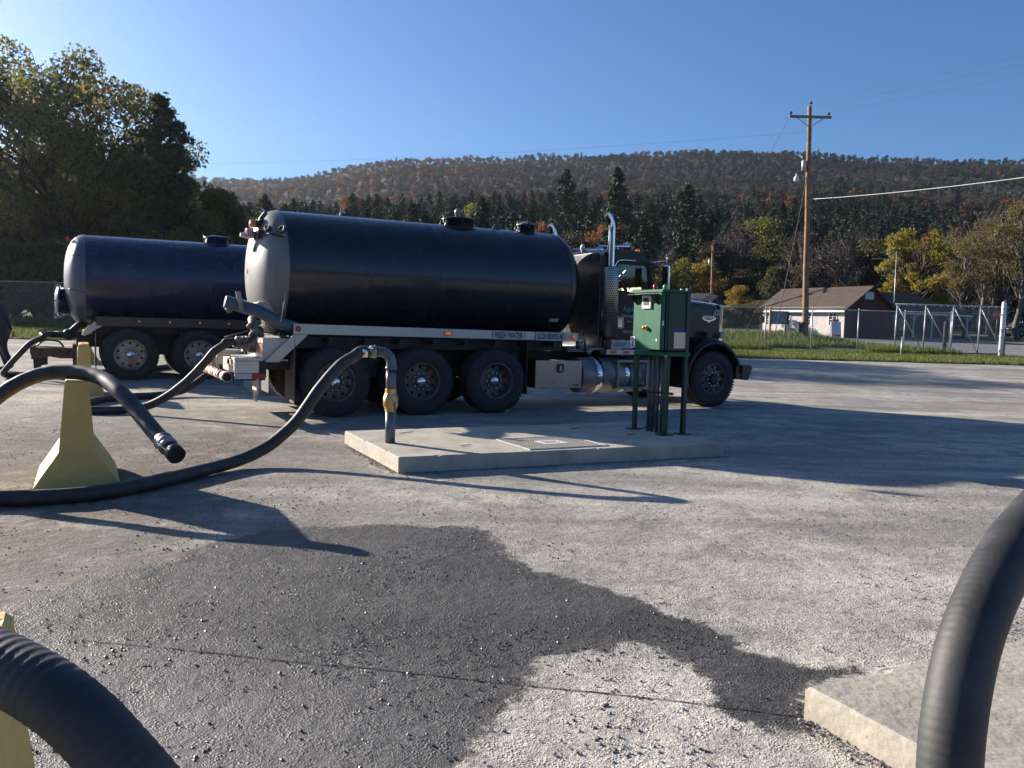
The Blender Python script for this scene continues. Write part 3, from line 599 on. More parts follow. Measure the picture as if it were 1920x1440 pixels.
def cab(t, full=True):
    """conventional long-nose cab"""
    a = -1; Y0, Y1 = .30, 2.20
    c = bpy.data.objects.new("cab", None); link(c, t)
    prof = [(4.82, 1.08), (4.82, 2.66), (4.86, 2.76), (4.96, 2.83), (5.3, 2.865), (5.66, 2.83), (5.80, 2.74), (5.86, 2.62), (6.03, 2.13), (6.05, 1.08)]
    win = rrect(5.165, 5.80, 2.12, 2.585, .07); win = [(x + (.07 * (2.585 - z) / .465 if x > 5.5 else 0), z) for x, z in win]
    for y in (Y0, Y1):
        me = curve_plate(prof, [win], .03); mb = MB(); mb.mesh(me, Matrix.Translation((0, y, 0)) @ MXZ); mb.build("side_panel", M['cabp'], c, bevel=.006); bpy.data.meshes.remove(me)
        g = MB(); g.prism([(5.15, 2.10), (5.15, 2.60), (5.81, 2.60), (5.885, 2.10)], y - .003, y + .003, lambda p, q, d: Vector((p, d, q))); g.build("side_window", M['glass'], c)
    # window gasket and door line (near side)
    for y, s in ((Y0, -1), (Y1, 1)):
        yy = y + s * .02
        mb = MB(); w2 = rrect(5.145, 5.83, 2.095, 2.61, .08, 6); w2 = [(x + (.07 * (2.61 - z) / .5 if x > 5.5 else 0), z) for x, z in w2]
        mb.tube([Vector((p, yy, q)) for p, q in w2 + w2[:1]], .013, 6); mb.build("window_gasket", M['black'], c)
        d = bpy.data.objects.new("door", None); link(d, c, (0, yy, 0))
        mb = MB(); dp = [(5.115, 1.16), (5.115, 2.64), (5.84, 2.64), (5.92, 2.2), (5.93, 1.16)]; mb.tube([Vector((p, 0, q)) for p, q in dp + dp[:1]], .006, 5); mb.build("door_seam", M['dark'], d)
    # grab bars, handle
    mb = MB(); mb.tube(spline([(5.06, .265, 1.9), (5.06, .235, 2.2), (5.06, .235, 2.48), (5.10, .235, 2.60), (5.2, .235, 2.655), (5.5, .235, 2.66)], 6), .014, 8); mb.ball((5.5, .25, 2.66), .02, 8, 6); mb.build("grab_rail", M['chrome'], c)
    mb = MB(); h = rrect(5.17, 5.31, 1.44, 1.64, .025); mb.tube([Vector((p, .278, q)) for p, q in h + h[:1]], .012, 6); mb.bb(5.195, 5.285, .262, .275, 1.46, 1.62); mb.build("door_handle", M['chrome'], c, bevel=.003)
    # roof, rear wall, cowl, windshield, floor
    mb = MB(); rp = [(4.82, 2.66), (4.86, 2.76), (4.96, 2.83), (5.3, 2.865), (5.66, 2.83), (5.80, 2.74), (5.86, 2.62)]
    mb.loft([[Vector((x, y, z + .035 * math.sin(math.pi * (y - Y0) / (Y1 - Y0)))) for y in np.linspace(Y0 + .0, Y1, 12)] for x, z in rp], caps=False, closed=False)
    mb.build("roof_panel", M['cabp'], c)
    mb = MB(); mb.prism([(Y0, 1.08), (Y1, 1.08), (Y1, 2.66), (Y1 - .02, 2.74), (Y1 - .1, 2.78), (Y0 + .1, 2.78), (Y0 + .02, 2.74), (Y0, 2.66)], 4.80, 4.83, lambda p, q, d: Vector((d, p, q))); mb.build("rear_wall", M['cabback'], c, bevel=.01)
    mb = MB(); mb.bb(4.79, 4.80, 1.45, 1.95, 2.02, 2.5); mb.build("rear_window", M['winglass'], c)
    mb = MB(); mb.loft([[Vector((5.87, y, 2.60)), Vector((6.03, y, 2.16))] for y in (Y0 + .08, CV, Y1 - .08)], caps=False, closed=False, sm=False); mb.build("windshield", M['glass'], c)
    mb = MB()
    for y in (Y0 + .05, CV, Y1 - .05): mb.tube([(5.86, y, 2.63), (6.04, y, 2.12)], .03, 6)
    mb.bb(5.83, 5.89, Y0, Y1, 2.60, 2.66); mb.bb(5.98, 6.08, Y0, Y1, 1.3, 2.15); mb.build("windshield_frame", M['cabp'], c)
    mb = MB(); mb.bb(4.83, 6.03, Y0 + .03, Y1 - .03, 1.10, 1.16); mb.build("cab_floor", M['black'], c)
    for y in (.55, 1.55):
        s = bpy.data.objects.new("seat", None); link(s, c); mb = MB(); mb.bb(5.05, 5.5, y, y + .48, 1.55, 1.72); mb.build("seat_cushion", M['vinylin'], s, bevel=.03); mb = MB(); mb.prism([(5.0, 1.7), (5.12, 1.7), (5.08, 2.42), (4.95, 2.42)], y, y + .46, lambda p, q, d: Vector((p, d, q))); mb.build("seat_back", M['vinylin'], s, bevel=.03)
    mb = MB(); mb.bb(5.78, 5.97, Y0 + .05, Y1 - .05, 1.75, 2.08); mb.build("dashboard", M['vinylin'], c, bevel=.03)
    mb = MB(); w_ = [Vector((5.66 + .09 * math.sin(a_), 1.78 + .22 * math.cos(a_), 2.02 + .2 * math.sin(a_))) for a_ in np.linspace(0, 2 * math.pi, 24)]; mb.tube(w_, .014, 6, caps=False); mb.tube([(5.66, 1.78, 2.02), (5.85, 1.78, 1.85)], .02, 6); mb.build("steering_wheel", M['vinylin'], c)
    # sun visor, horns, cab marker lights
    mb = MB(); mb.loft([[Vector((5.84, y, 2.70)), Vector((6.10, y, 2.60)), Vector((6.10, y, 2.585)), Vector((5.84, y, 2.685))] for y in (Y0, CV, Y1)]); mb.build("sun_visor", M['bluegrey'], c)
    for hx, hy in ((5.35, .75), (5.35, 1.65)):
        mb = MB(); mb.tube([(hx - .32, hy, 2.93), (hx + .1, hy, 2.95), (hx + .22, hy, 2.955), (hx + .29, hy, 2.96), (hx + .33, hy, 2.965)], [.018, .022, .035, .06, .085], 16, caps=False); mb.cyl((hx - .1, hy, 2.84), (hx - .1, hy, 2.93), .012, 6); mb.cyl((hx + .12, hy, 2.84), (hx + .12, hy, 2.94), .012, 6); mb.build("air_horn", M['chrome'], c)
    for y in (.45, .85, 1.25, 1.65, 2.05): mb = MB(); mb.ball((5.70, y, 2.86), .04, 10, 8, (1.2, 1, .8)); mb.build("roof_light", M['amber'], c)
    mb = MB(); mb.ball((4.95, 1.15, 2.92), .045, 12, 8, (1, 1, 1.5)); mb.cyl((4.95, 1.15, 2.83), (4.95, 1.15, 2.89), .03, 10); mb.build("antenna_dome", M['white'], c)
    # lower sill panel with number plates
    mb = MB(); mb.bb(4.86, 6.0, .10, .32, .97, 1.06); mb.build("sill_step", M['alu'], c, bevel=.006)
    for k in range(3): mb = MB(); mb.bb(4.95 + k * .27, 5.07 + k * .27, .092, .0985, .99, 1.04); mb.build("sill_light", M['redlens'], c)
    mb = MB(); mb.prism([(4.92, 1.08), (4.92, 1.22), (5.12, 1.235), (5.15, 1.22), (5.33, 1.235), (5.36, 1.22), (5.56, 1.235), (5.6, 1.22), (5.6, 1.08)], .27, .276, lambda p, q, d: Vector((p, d, q))); mb.build("number_plate", M['signbg'], c)
    text("number_text", "USDOT 169", .46, .075, (5.34, .266, 1.15), M['ink'], c)
    mb = MB(); mb.bb(4.95, 5.07, .2655, .2695, 1.10, 1.21); mb.build("blue_sticker", M['bluegrey'], c)
    # door lettering
    text("door_text", "Aqua", .30, .12, (5.42, .274, 1.78), M['teal'], c, shear=.25, bold=.02)
    text("door_text", "Transport", .40, .06, (5.47, .274, 1.66), M['silver'], c, shear=.25)
    text("door_text", "Inc.", .12, .04, (5.47, .274, 1.57), M['silver'], c)
    text("door_text", "PUC A-0011", .30, .055, (5.46, .274, 1.38), M['silver'], c)
    # mirrors
    for y0, s in ((.30, -1), (2.2, 1)):
        m = bpy.data.objects.new("mirror", None); link(m, c); yy = y0 + s * .42
        mb = MB(); mb.tube([(5.83, y0, 2.64), (5.93, yy, 2.66), (5.93, yy, 2.62)], .012, 6); mb.tube([(5.93, y0, 2.04), (5.93, yy, 2.04), (5.93, yy, 2.10)], .012, 6); mb.cyl((5.93, yy, 2.60), (5.93, yy, 2.78), .010, 6); mb.build("mirror_arm", M['chrome'], m)
        mb = MB(); mb.box((5.93, yy, 2.35), (.05, .17, .46)); mb.build("mirror_shell", M['chrome'], m, bevel=.015)
    # exhaust stacks with perforated guards
    for y, s in ((.24, -1), (2.26, 1)):
        e = bpy.data.objects.new("exhaust", None); link(e, t, (4.98, y, 0)); mb = MB()
        mb.lathe([(1.28, .10), (1.28, .155), (2.50, .155), (2.51, .15), (2.53, .075)], (0, 0, 0), (0, 0, 1), 36); mb.build("muffler_guard", M['perf'], e)
        mb = MB(); mb.tube([(0, 0, 2.5), (0, 0, 3.1), (0, 0, 3.20), (-.015, 0, 3.29), (-.055, 0, 3.37), (-.10, 0, 3.42), (-.125, 0, 3.44)], .063, 20, caps=False)
        mb.build("stack_pipe", M['chrome'], e); mb = MB(); mb.tube([(-.03, 0, 3.30), (-.09, 0, 3.405), (-.122, 0, 3.436)], .058, 20); mb.build("stack_throat", M['dark'], e)
        mb = MB(); mb.tube([(0, 0, 1.3), (0, 0, 1.1), (0, s * -.1, 1.0), (0, s * -.5, .95)], .06, 12); mb.build("exhaust_elbow", M['rust'], e)
        mb = MB(); mb.bb(-.06, .0, -.02, s * -.1, 2.3, 2.36); mb.bb(-.06, .0, -.02, s * -.1, 1.5, 1.56); mb.build("stack_bracket", M['black'], e)
    # hood
    def sec(x, hw, z0, zs, zt, r=.10):
        pts = [(CV - hw, z0), (CV - hw, z0 + .03), (CV - hw, zs - .30), (CV - hw, zs - .14), (CV - hw + .002, zs - .10), (CV - hw + .02, zs - .03), (CV - hw + .09, zs + .01), (CV - hw * .55, zs + .05), (CV - .22, zt - .02), (CV, zt)]
        pts += [(2 * CV - y, z) for y, z in pts[-2::-1]]
        return [Vector((x, y, z)) for y, z in pts]
    hd = bpy.data.objects.new("hood", None); link(hd, t); mb = MB()
    mb.loft([sec(6.08, .84, 1.20, 2.03, 2.15), sec(6.6, .78, 1.20, 2.01, 2.14), sec(7.2, .71, 1.15, 1.985, 2.12), sec(7.7, .66, 1.1, 1.955, 2.08), sec(7.86, .64, 1.05, 1.90, 2.03)], caps=True)
    mb.build("hood_shell", M['cabp'], hd, bevel=.012)
    mb = MB(); mb.loft([[Vector((x, CV - w, z - .02)), Vector((x, CV - w * .6, z + .04)), Vector((x, CV, z + .05)), Vector((x, CV + w * .6, z + .04)), Vector((x, CV + w, z - .02))] for x, w, z in ((7.62, .60, 2.02), (7.82, .62, 2.15), (7.9, .60, 2.12))], caps=False, closed=False, sm=False); mb.build("bug_deflector", M['black'], hd)
    mb = MB(); mb.tube([(6.1, CV - .80, 2.045), (6.6, CV - .75, 2.03), (7.2, CV - .68, 2.0), (7.74, CV - .62, 1.965), (7.86, CV - .58, 1.93)], .014, 8); mb.build("hood_edge_glint", M['chrome'], hd)  # bright strip standing in for the reflection along the hood's near edge
    g = bpy.data.objects.new("grille", None); link(g, t); mb = MB(); mb.bb(7.87, 7.97, CV - .62, CV + .62, .80, 1.96); mb.build("grille_shell", M['chrome'], g, bevel=.03)
    mb = MB(); mb.bb(7.965, 7.985, CV - .52, CV + .52, .88, 1.86); mb.build("grille_backing", M['dark'], g)
    for k in range(17): mb = MB(); y = CV - .50 + k * .0625; mb.bb(7.975, 8.0, y - .012, y + .012, .90, 1.84); mb.build("grille_bar", M['chrome'], g)
    text("hood_text", "ATI", .17, .11, (7.73, CV - .682, 1.79), M['silver'], hd, rot=(R(90), 0, R(4)), bold=.02)
    text("emblem", "KENWORTH", .30, .055, (7.53, CV - .699, 1.70), M['chrome'], hd, rot=(R(90), 0, R(4.5)), ext=.006, bold=.02)
    mb = MB(); mb.prism([(-.20, .03), (-.17, -.02), (-.10, -.05), (-.05, -.055), (0, -.09), (.05, -.055), (.10, -.05), (.17, -.02), (.20, .03), (.14, -.0), (.05, -.03), (-.05, -.03), (-.14, .0)], -.004, .004, lambda p, q, d: Vector((p, d, q)))
    o = mb.build("emblem_wings", M['chrome'], hd, (7.53, CV - .700, 1.68)); o.rotation_euler[2] = R(4.5)
    # fenders
    arc = [(7.25 + .61 * math.cos(R(t_)), .545 + .61 * math.sin(R(t_))) for t_ in range(8, 205, 9)]
    outer = [(6.56, .36), (6.60, .66), (6.70, .94), (6.86, 1.14), (7.06, 1.25), (7.28, 1.28), (7.48, 1.24), (7.66, 1.13), (7.80, .98), (7.92, .80), (7.96, .68)]
    for y0, y1 in ((.0, .62), (1.88, 2.5)):
        mb = MB(); n_ = 14; pa = []
        def lerp(poly, n):
            L = [0]
            for i in range(1, len(poly)): L.append(L[-1] + math.dist(poly[i], poly[i - 1]))
            out = []
            for k in range(n):
                d = L[-1] * k / (n - 1); i = max(j for j in range(len(L)) if L[j] <= d + 1e-9); i = min(i, len(poly) - 2); t_ = (d - L[i]) / (L[i + 1] - L[i]); out.append((poly[i][0] + (poly[i + 1][0] - poly[i][0]) * t_, poly[i][1] + (poly[i + 1][1] - poly[i][1]) * t_))
            return out
        o_ = lerp(outer, 24); i_ = lerp(arc[::-1], 24); near_ = y0 < 1; ys = [y0, y0 + .03, y0 + .16, y1] if near_ else [y1, y1 - .03, y1 - .16, y0]; dz = [-.03, -.005, .02, .05]
        secs = [[Vector((p, ys[0] , q)) for p, q in i_]] + [[Vector((p, ys[k], q + (dz[k] if j not in (0,) else 0))) for j, (p, q) in enumerate(o_)] for k in range(4)]
        mb.loft(secs, caps=False, closed=False); mb.loft([secs[0], [v + Vector((0, (.55 if near_ else -.55), 0)) for v in secs[0]]], caps=False, closed=False)
        mb.build("fender", M['cabp'], t)
        h = MB(); h.box((7.62, y0 + .31 + (.05 if near_ else -.05), 1.36), (.12, .24, .13)); h.build("headlight", M['aludull'], t, bevel=.03)
        mb = MB(); mb.box((7.60, (y0 + .30) if near_ else (y1 - .30), 1.36), (.07, .05, .12)); mb.build("turn_signal", M['redlens'], t, bevel=.01)
    mb = MB(); mb.loft([[Vector((x, y, z)) for x, z in ((7.98 - s_, .80), (8.20 - s_, .79), (8.24 - s_, .74), (8.14 - s_, .50), (7.97 - s_, .51))] for y, s_ in ((-.02, .06), (.1, 0), (2.4, 0), (2.52, .06))], sm=False); mb.bb(7.78, 7.99, .0, .35, .53, .78); mb.build("front_bumper", M['bumper'], t, bevel=.012)
    wheel(t, (7.25, .02, .525), 'steer'); wheel(t, (7.25, 2.48, .525), 'steer', 1)
    mb = MB(); mb.cyl((7.25, .2, .5), (7.25, 2.3, .5), .06, 10); mb.bb(6.6, 7.9, .78, .86, .62, .72); mb.bb(6.6, 7.9, 1.64, 1.72, .62, .72); mb.bb(6.2, 7.6, .9, 1.6, .6, 1.2); mb.build("front_axle", M['black'], t)

def stainless_side(t):
    # toolbox, fuel tank and steps below the cab on the near side
    b = bpy.data.objects.new("toolbox", None); link(b, t); mb = MB(); mb.bb(3.40, 4.30, .05, .62, .40, .86); mb.build("box_body", M['black'], b)
    mb = MB(); mb.bb(3.395, 4.305, .02, .05, .395, .865); mb.build("box_door", M['steel'], b, bevel=.005)
    mb = MB(); mb.prism(rrect(3.80, 3.94, .66, .81, .035), .008, .0205, lambda p, q, d: Vector((p, d, q))); mb.build("latch_plate", M['black'], b); mb = MB(); mb.bb(3.855, 3.885, -.004, .0075, .69, .78); mb.bb(3.835, 3.905, -.002, .0075, .69, .705); mb.build("latch_handle", M['silver'], b)
    mb = MB(); mb.bb(4.12, 4.26, .015, .0195, .44, .455); mb.build("maker_plate", M['black'], b)
    f = bpy.data.objects.new("fuel_tank", None); link(f, t); mb = MB(); c = (0, .36, .60); Rf = .315
    mb.lathe([(4.36, 0), (4.36, Rf * .9), (4.385, Rf), (5.88, Rf), (5.905, Rf * .9), (5.905, 0)], c, (1, 0, 0), 48); mb.build("tank_barrel", M['aludull'], f)
    for x in (4.66, 5.24): mb = MB(); mb.lathe([(x, Rf + .001), (x, Rf + .010), (x + .12, Rf + .010), (x + .12, Rf + .001)], c, (1, 0, 0), 48); mb.build("tank_strap", M['chrome'], f)
    for z in (.86, .38):
        mb = MB(); mb.bb(5.02, 5.72, -.02, .2, z - .02, z + .02); mb.build("step_tread", M['aludull'], f, bevel=.004)
    for x in (5.06, 5.68):
        mb = MB(); mb.bb(x - .015, x + .015, .0, .05, .36, .88); mb.build("step_hanger", M['aludull'], f)

def side_rail(t, x0, x1, z0, z1, m):
    mb = MB(); mb.prism([(x0, z0[0]), (x0, z0[1]), (x1, z1[1]), (x1, z1[0])], .0, .06, lambda p, q, d: Vector((p, d, q))); mb.build("side_rail", M[m], t, bevel=.004)
    mb = MB(); mb.prism([(x0, z0[0]), (x0, z0[1]), (x1, z1[1]), (x1, z1[0])], 2.44, 2.50, lambda p, q, d: Vector((p, d, q))); mb.build("side_rail", M[m], t, bevel=.004)
M['cabback'] = mat('pale_cab_back', (.030, .034, .036), .30, 0, .1, 4, 0, spec=1.0)
M['mud'] = mat('mud_flap', (.10, .095, .085), .75, 0, .2, 5)
M['redpale'] = mat('worn_red', (.42, .12, .09), .6, 0, .25, 12)
M['redn'] = mat('red_number', (.45, .03, .03), .5)
M['muddy'] = mat('muddy_white_paint', (.38, .35, .31), .6, 0, .2, 12, .3, 30, col2=(.05, .04, .035), c2s=9, c2lo=.42, c2hi=.58)
M['rail2'] = mat('dull_brown_rail', (.075, .062, .05), .4, .3, .2, 5, .05, 20)
M['bumper'] = mat('black_bumper', (.012, .012, .013), .35, 0, .1, 5)

# ---- truck 1
t1 = thing("tank_truck", "nearest tank truck, dark tank with dusty grey end and black long nose cab", "tank truck", T1, YAW)
tank(t1, 2.165, .965, -.65, 4.22, 'navy', 'head', [(2.46, .29, .15, True), (3.80, .17, .17, False)])
chassis(t1, -1.05, 7.8); rear_axles(t1, (0, 1.37, 2.67), ('dual', 'dual', 'super'))
side_rail(t1, -.63, 4.2, (1.235, 1.385), (1.20, 1.335), 'alu')
def rz(x): return 1.31 + (x + .63) / 4.83 * -.0425
lens(t1, -.57, 1.31, .034, M['redlens']); lens(t1, 1.78, rz(1.78), .03, M['amber'], oval=2.1); lens(t1, 4.10, rz(4.1), .032, M['amber'])
mb = MB(); mb.bb(3.985, 4.035, -.006, -.001, rz(4) - .025, rz(4) + .025); mb.build("reflector", M['orange'], t1)
for x0, x1, s in ((2.56, 3.15, "FRESH WATER"), (3.355, 3.945, "ELCON SERVICES INC")):
    q = bpy.data.objects.new("sign_plate", None); link(q, t1, ((x0 + x1) / 2, -.012, rz((x0 + x1) / 2))); q.rotation_euler[1] = math.atan(.0425 / 4.83)
    mb = MB(); mb.bb(-.295, .295, 0, .008, -.075, .075); mb.build("plate", M['signbg'], q)
    mb = MB()
    for z in (-.072, .072): mb.bb(-.295, .295, -.003, -.0005, z - .003, z + .003)
    for x in (-.292, .292): mb.bb(x - .003, x + .003, -.003, -.0005, -.075, .075)
    mb.build("plate_border", M['ink'], q); text("plate_text", s, .52, .10, (0, -.004, 0), M['ink'], q, bold=.012)
mb = MB(); mb.bb(3.80, 4.0, .40, .41, 1.41, 1.47)
o = text("tank_text", "H12", .22, .12, (1.25, .405, 1.61), M['cabp'], t1)
o.location = (1.25, CV - math.sqrt(.97 ** 2 - .56 ** 2), 1.61); o.rotation_euler = (R(90 + 35), 0, 0)
mb = MB(); mb.bb(-.09, .09, -.003, .003, -.035, .035); o = mb.build("tank_decal", M['signbg'], t1, (4.0, CV - math.sqrt(.97 ** 2 - .62 ** 2), 1.55)); o.rotation_euler[0] = R(38)
# lifting lugs on the tank crown
mb = MB(); mb.prism([(3.08, 3.10), (3.16, 3.22), (3.24, 3.22), (3.30, 3.10)], CV - .015, CV + .015, lambda p, q, d: Vector((p, d, q))); mb.build("lifting_lug", M['navy'], t1)
mb = MB(); mb.tube(spline([(.36, CV, 3.12), (.38, CV, 3.19), (.43, CV, 3.21), (.45, CV, 3.19)], 5), .010, 6); mb.build("top_hook", M['chrome'], t1)
mb = MB(); mb.tube([(3.55, CV - .1, 3.11), (3.68, CV - .05, 3.24)], .018, 6); mb.build("hatch_brace", M['aludull'], t1)
# diagonal braces, mud flaps
for y in (.0, 2.44):
    mb = MB(); mb.prism([(-.63, 1.23), (-.42, 1.23), (-.84, .825), (-1.05, .825)], y, y + .06, lambda p, q, d: Vector((p, d, q))); mb.build("diagonal_brace", M['alu'], t1, bevel=.004)
for y in (.0, 1.88):
    mb = MB(); mb.bb(-.625, -.612, y, y + .62, .22, 1.20); mb.build("mud_flap", M['mud'] if 'mud' in M else M['black'], t1)
# rear work deck
mb = MB(); mb.bb(-1.12, -1.02, .0, 2.5, .60, .84); mb.bb(-1.52, -1.02, .06, .14, .56, .64); mb.bb(-1.52, -1.02, 2.36, 2.44, .56, .64); mb.bb(-1.02, -.62, .3, 2.2, .7, 1.15); mb.build("rear_crossmember", M['black'], t1)
def crate(parent, x0, x1, y0, y1, z0, z1):
    q = bpy.data.objects.new("rear_toolbox", None); link(q, parent); h = (z1 - z0) * .78
    mb = MB(); mb.bb(x0 + .008, x1 - .008, y0 + .008, y1 - .008, z0, z0 + h); mb.build("toolbox_body", M['dplate'], q, bevel=.006)
    mb = MB(); mb.bb(x0, x1, y0, y1, z0 + h + .002, z1); mb.build("toolbox_lid", M['dplate'], q, bevel=.012)
    mb = MB(); mb.bb(x0 - .012, x0 + .006, (y0 + y1) / 2 - .04, (y0 + y1) / 2 + .04, z0 + h - .06, z0 + h + .015); mb.build("toolbox_latch", M['black'], q)
crate(t1, -1.46, -1.06, .0, 1.12, .665, .885); crate(t1, -1.46, -1.06, 1.75, 2.35, .70, .93)
for x0, x1, m in ((-1.455, -1.22, 'signbg'), (-1.22, -1.04, 'red')):
    mb = MB(); mb.bb(x0, x1 - .001, -.012, .05, .585, .66); mb.build("reflective_strip", M[m], t1)
q = bpy.data.objects.new("rear_tube_bumper", None); link(q, t1)
for k in range(8): mb = MB(); mb.lathe([(-.06 + k * .31, 0), (-.06 + k * .31, .068), (-.06 + (k + 1) * .31, .068), (-.06 + (k + 1) * .31, 0)], (-1.56, 0, .615), (0, 1, 0), 24); mb.build("bumper_band", M['redpale'] if k % 2 else M['cream'], q)
mb = MB(); mb.lathe([(-.063, 0), (-.063, .06)], (-1.56, 0, .615), (0, 1, 0), 24); mb.build("bumper_end", M['dark'], q)
mb = MB(); mb.tube(spline([(-1.62, .36, .70), (-1.64, .36, .86), (-1.60, .36, .90), (-1.46, .36, .90)], 6), .014, 6); mb.build("deck_handle", M['cream'], t1)
q = bpy.data.objects.new("deck_bucket", None)
mb = MB(); mb.lathe([(0, .05), (.10, .062), (.13, .078), (.15, .078), (.15, .06), (.02, .045), (.02, 0)], (-1.62, .75, .72), (0, 0, 1), 20); mb.build("pipe_cap", M['cream'], t1)
# capacity box with red number
b = bpy.data.objects.new("capacity_box", None); link(b, t1)
mb = MB(); mb.prism([(-1.05, .86), (-1.05, 1.16), (-.66, 1.16), (-.92, .86)], .06, .07, lambda p, q, d: Vector((p, d, q))); mb.bb(-1.06, -1.05, .06, 1.05, .86, 1.16); mb.bb(-1.06, -.7, .06, 1.05, .84, .858); mb.bb(-1.06, -.68, .06, .5, 1.155, 1.165); mb.build("box_panel", M['cream'], b)
text("capacity_number", "2000", .44, .19, (-1.068, .29, 1.01), M['redn'], b, rot=(R(90), 0, R(-90)))
# tow bracket
mb = MB(); mb.prism([(.0, .60), (.34, .60), (.34, .40), (.26, .36), (.24, .30), (.27, .26), (.10, .25), (.14, .34), (.06, .38), (.0, .42)], -1.15, -1.12, lambda p, q, d: Vector((d, p + .02, q))); mb.build("tow_bracket", M['cream'], t1)
# boom arm
b = bpy.data.objects.new("boom_arm", None); link(b, t1)
mb = MB(); mb.tube([(-1.545, .30, 1.675), (-1.54, .30, 1.674), (-1.10, .30, 1.56), (-.72, .25, 1.37), (-.55, .16, 1.31)], [.075, .092, .092, .088, .085], 24); mb.build("boom_tube", M['bluegrey'], b)
mb = MB(); mb.tube([(-1.50, .33, 1.60), (-1.46, .36, 1.54)], .05, 14); mb.build("boom_knuckle", M['aludull'], b)
mb = MB(); mb.prism([(-1.42, 1.82), (-1.35, 1.82), (-1.30, 1.54), (-1.36, 1.54)], .16, .19, lambda p, q, d: Vector((p, d, q))); mb.build("boom_plate", M['aludull'], b)
mb = MB(); mb.prism([(-1.20, 1.58), (-1.02, 1.69), (-.88, 1.69), (-.70, 1.48)], .55, 1.1, lambda p, q, d: Vector((p, d, q))); mb.build("head_bracket", M['aludull'], t1)
mb = MB(); mb.cyl((-.81, .05, 1.40), (-.745, .05, 1.80), .007, 6); mb.build("marker_rod", M['chrome'], t1)
# discharge valve set
v = bpy.data.objects.new("discharge_valve", None); link(v, t1)
mb = MB(); mb.ball((-1.10, .66, 1.05), .125, 20, 14, (1, .8, 1)); mb.cyl((-1.20, .62, 1.06), (-1.36, .62, 1.10), .085, 16); mb.cyl((-1.19, .62, 1.055), (-1.23, .62, 1.065), .12, 20); mb.build("valve_body", M['muddy'], v)
mb = MB(); mb.tube([(-1.0, .62, 1.15), (-1.07, .65, 1.30), (-1.06, .8, 1.42), (-1.0, .95, 1.45)], [.085, .075, .085, .08], 14); mb.cyl((-1.04, .62, 1.22), (-1.06, .64, 1.25), .12, 16); mb.cyl((-1.07, .66, 1.34), (-1.08, .67, 1.37), .115, 14); mb.cyl((-.9, .62, 1.0), (-.5, .9, 1.05), .09, 14); mb.build("valve_riser", M['muddy'], v)
for k, (z, yy) in enumerate(((1.22, .55), (1.14, .70))): mb = MB(); mb.tube([(-1.18, yy, z + .04), (-1.52, yy - .03, z - .06)], .010, 6); mb.build("valve_lever", M['aludull'], v)
mb = MB(); mb.tube(spline([(-.95, .5, 1.38), (-.88, .45, 1.30), (-.82, .42, 1.22)], 5), .006, 5); mb.build("control_rod", M['aludull'], v)
for k in range(7):
    a_ = 2 * math.pi * k / 7; mb = MB(); mb.cyl((-1.185, .62 + .10 * math.cos(a_), 1.055 + .10 * math.sin(a_)), (-1.25, .62 + .10 * math.cos(a_), 1.065 + .10 * math.sin(a_)), .013, 6); mb.build("flange_bolt", M['aludull'], v)
# light cluster at the tank top
g = bpy.data.objects.new("light_cluster", None); link(g, t1)
mb = MB(); mb.tube([(-.93, .64, 2.70), (-1.0, .8, 2.72), (-1.07, 1.0, 2.76)], .016, 8); mb.tube([(-.72, .40, 2.665), (-.86, .55, 2.70), (-.93, .64, 2.70)], .014, 8); mb.bb(-1.02, -.90, .72, 1.12, 2.64, 2.76); mb.build("lamp_bracket", M['black'], g)
s = bpy.data.objects.new("striped_lamp", None); link(s, g); mb = MB(); mb.bb(-1.14, -1.04, .92, 1.08, 2.655, 2.80); mb.build("lamp_box", M['white'], s, bevel=.004)
for k in range(3): mb = MB(); mb.bb(-1.127 + k * .028, -1.113 + k * .028, .914, .9185, 2.675, 2.78); mb.build("red_stripe", M['red'], s)
for k in range(4): mb = MB(); mb.bb(-1.146, -1.1415, .935 + k * .035, .952 + k * .035, 2.675, 2.78); mb.build("red_stripe", M['red'], s)
mb = MB(); mb.tube([(-1.04, .98, 2.82), (-1.04, .98, 2.86), (-1.04, .98, 2.93), (-1.04, .98, 2.94)], [.062, .06, .05, .03], 18); mb.build("beacon_lamp", M['orange'], g)
mb = MB(); mb.tube([(-1.0, 1.0, 2.88), (-.95, .98, 2.89), (-.90, .96, 2.90)], [.06, .075, .078], 20); mb.build("round_lamp", M['black'], g)
mb = MB(); mb.tube([(-1.14, 1.02, 2.70), (-1.22, 1.02, 2.70)], [.045, .03], 12); mb.build("small_lamp", M['galv'], g)
mb = MB(); mb.bb(-1.085, -1.079, .90, 1.04, 2.47, 2.63); mb.build("licence_plate", M['signbg'], g);
mb = MB(); M_ = Matrix.Rotation(R(35), 3, 'Y'); mb.box((-.99, .46, 2.94), (.06, .12, .14), M_); mb.build("square_lamp", M['black'], g, bevel=.015); mb = MB(); mb.box((-1.022, .46, 2.917), (.01, .10, .115), M_); mb.build("square_lens", M['cream'], g)
for y_, z_ in ((.5, 3.0), (.62, 2.97)): mb = MB(); mb.tube([(-.94, y_, z_), (-1.01, y_, z_ + .06)], .008, 6); mb.build("lamp_bolt", M['chrome'], g)
for y, z, r in ((.47, 2.755, .075), (.64, 2.79, .05)):
    x = head_x(-.67, .40, .965, y - CV, z - 2.165) - .045; mb = MB(); mb.lathe([(-.03, r), (.03, r), (.03, r * .82), (-.02, r * .8), (-.02, 0)], (x, y, z), (-.75, -.35, .45), 24); mb.build("sight_port", M['black'], t1)
mb = MB(); mb.tube([(head_x(-.67, .40, .965, y - CV, 2.69 - 2.165) - .012, y, 2.69) for y in (.72, .64, .56, .50, .45, .42)], .012, 8); mb.build("head_seam_bar", M['galv'], t1)
cab(t1); stainless_side(t1)
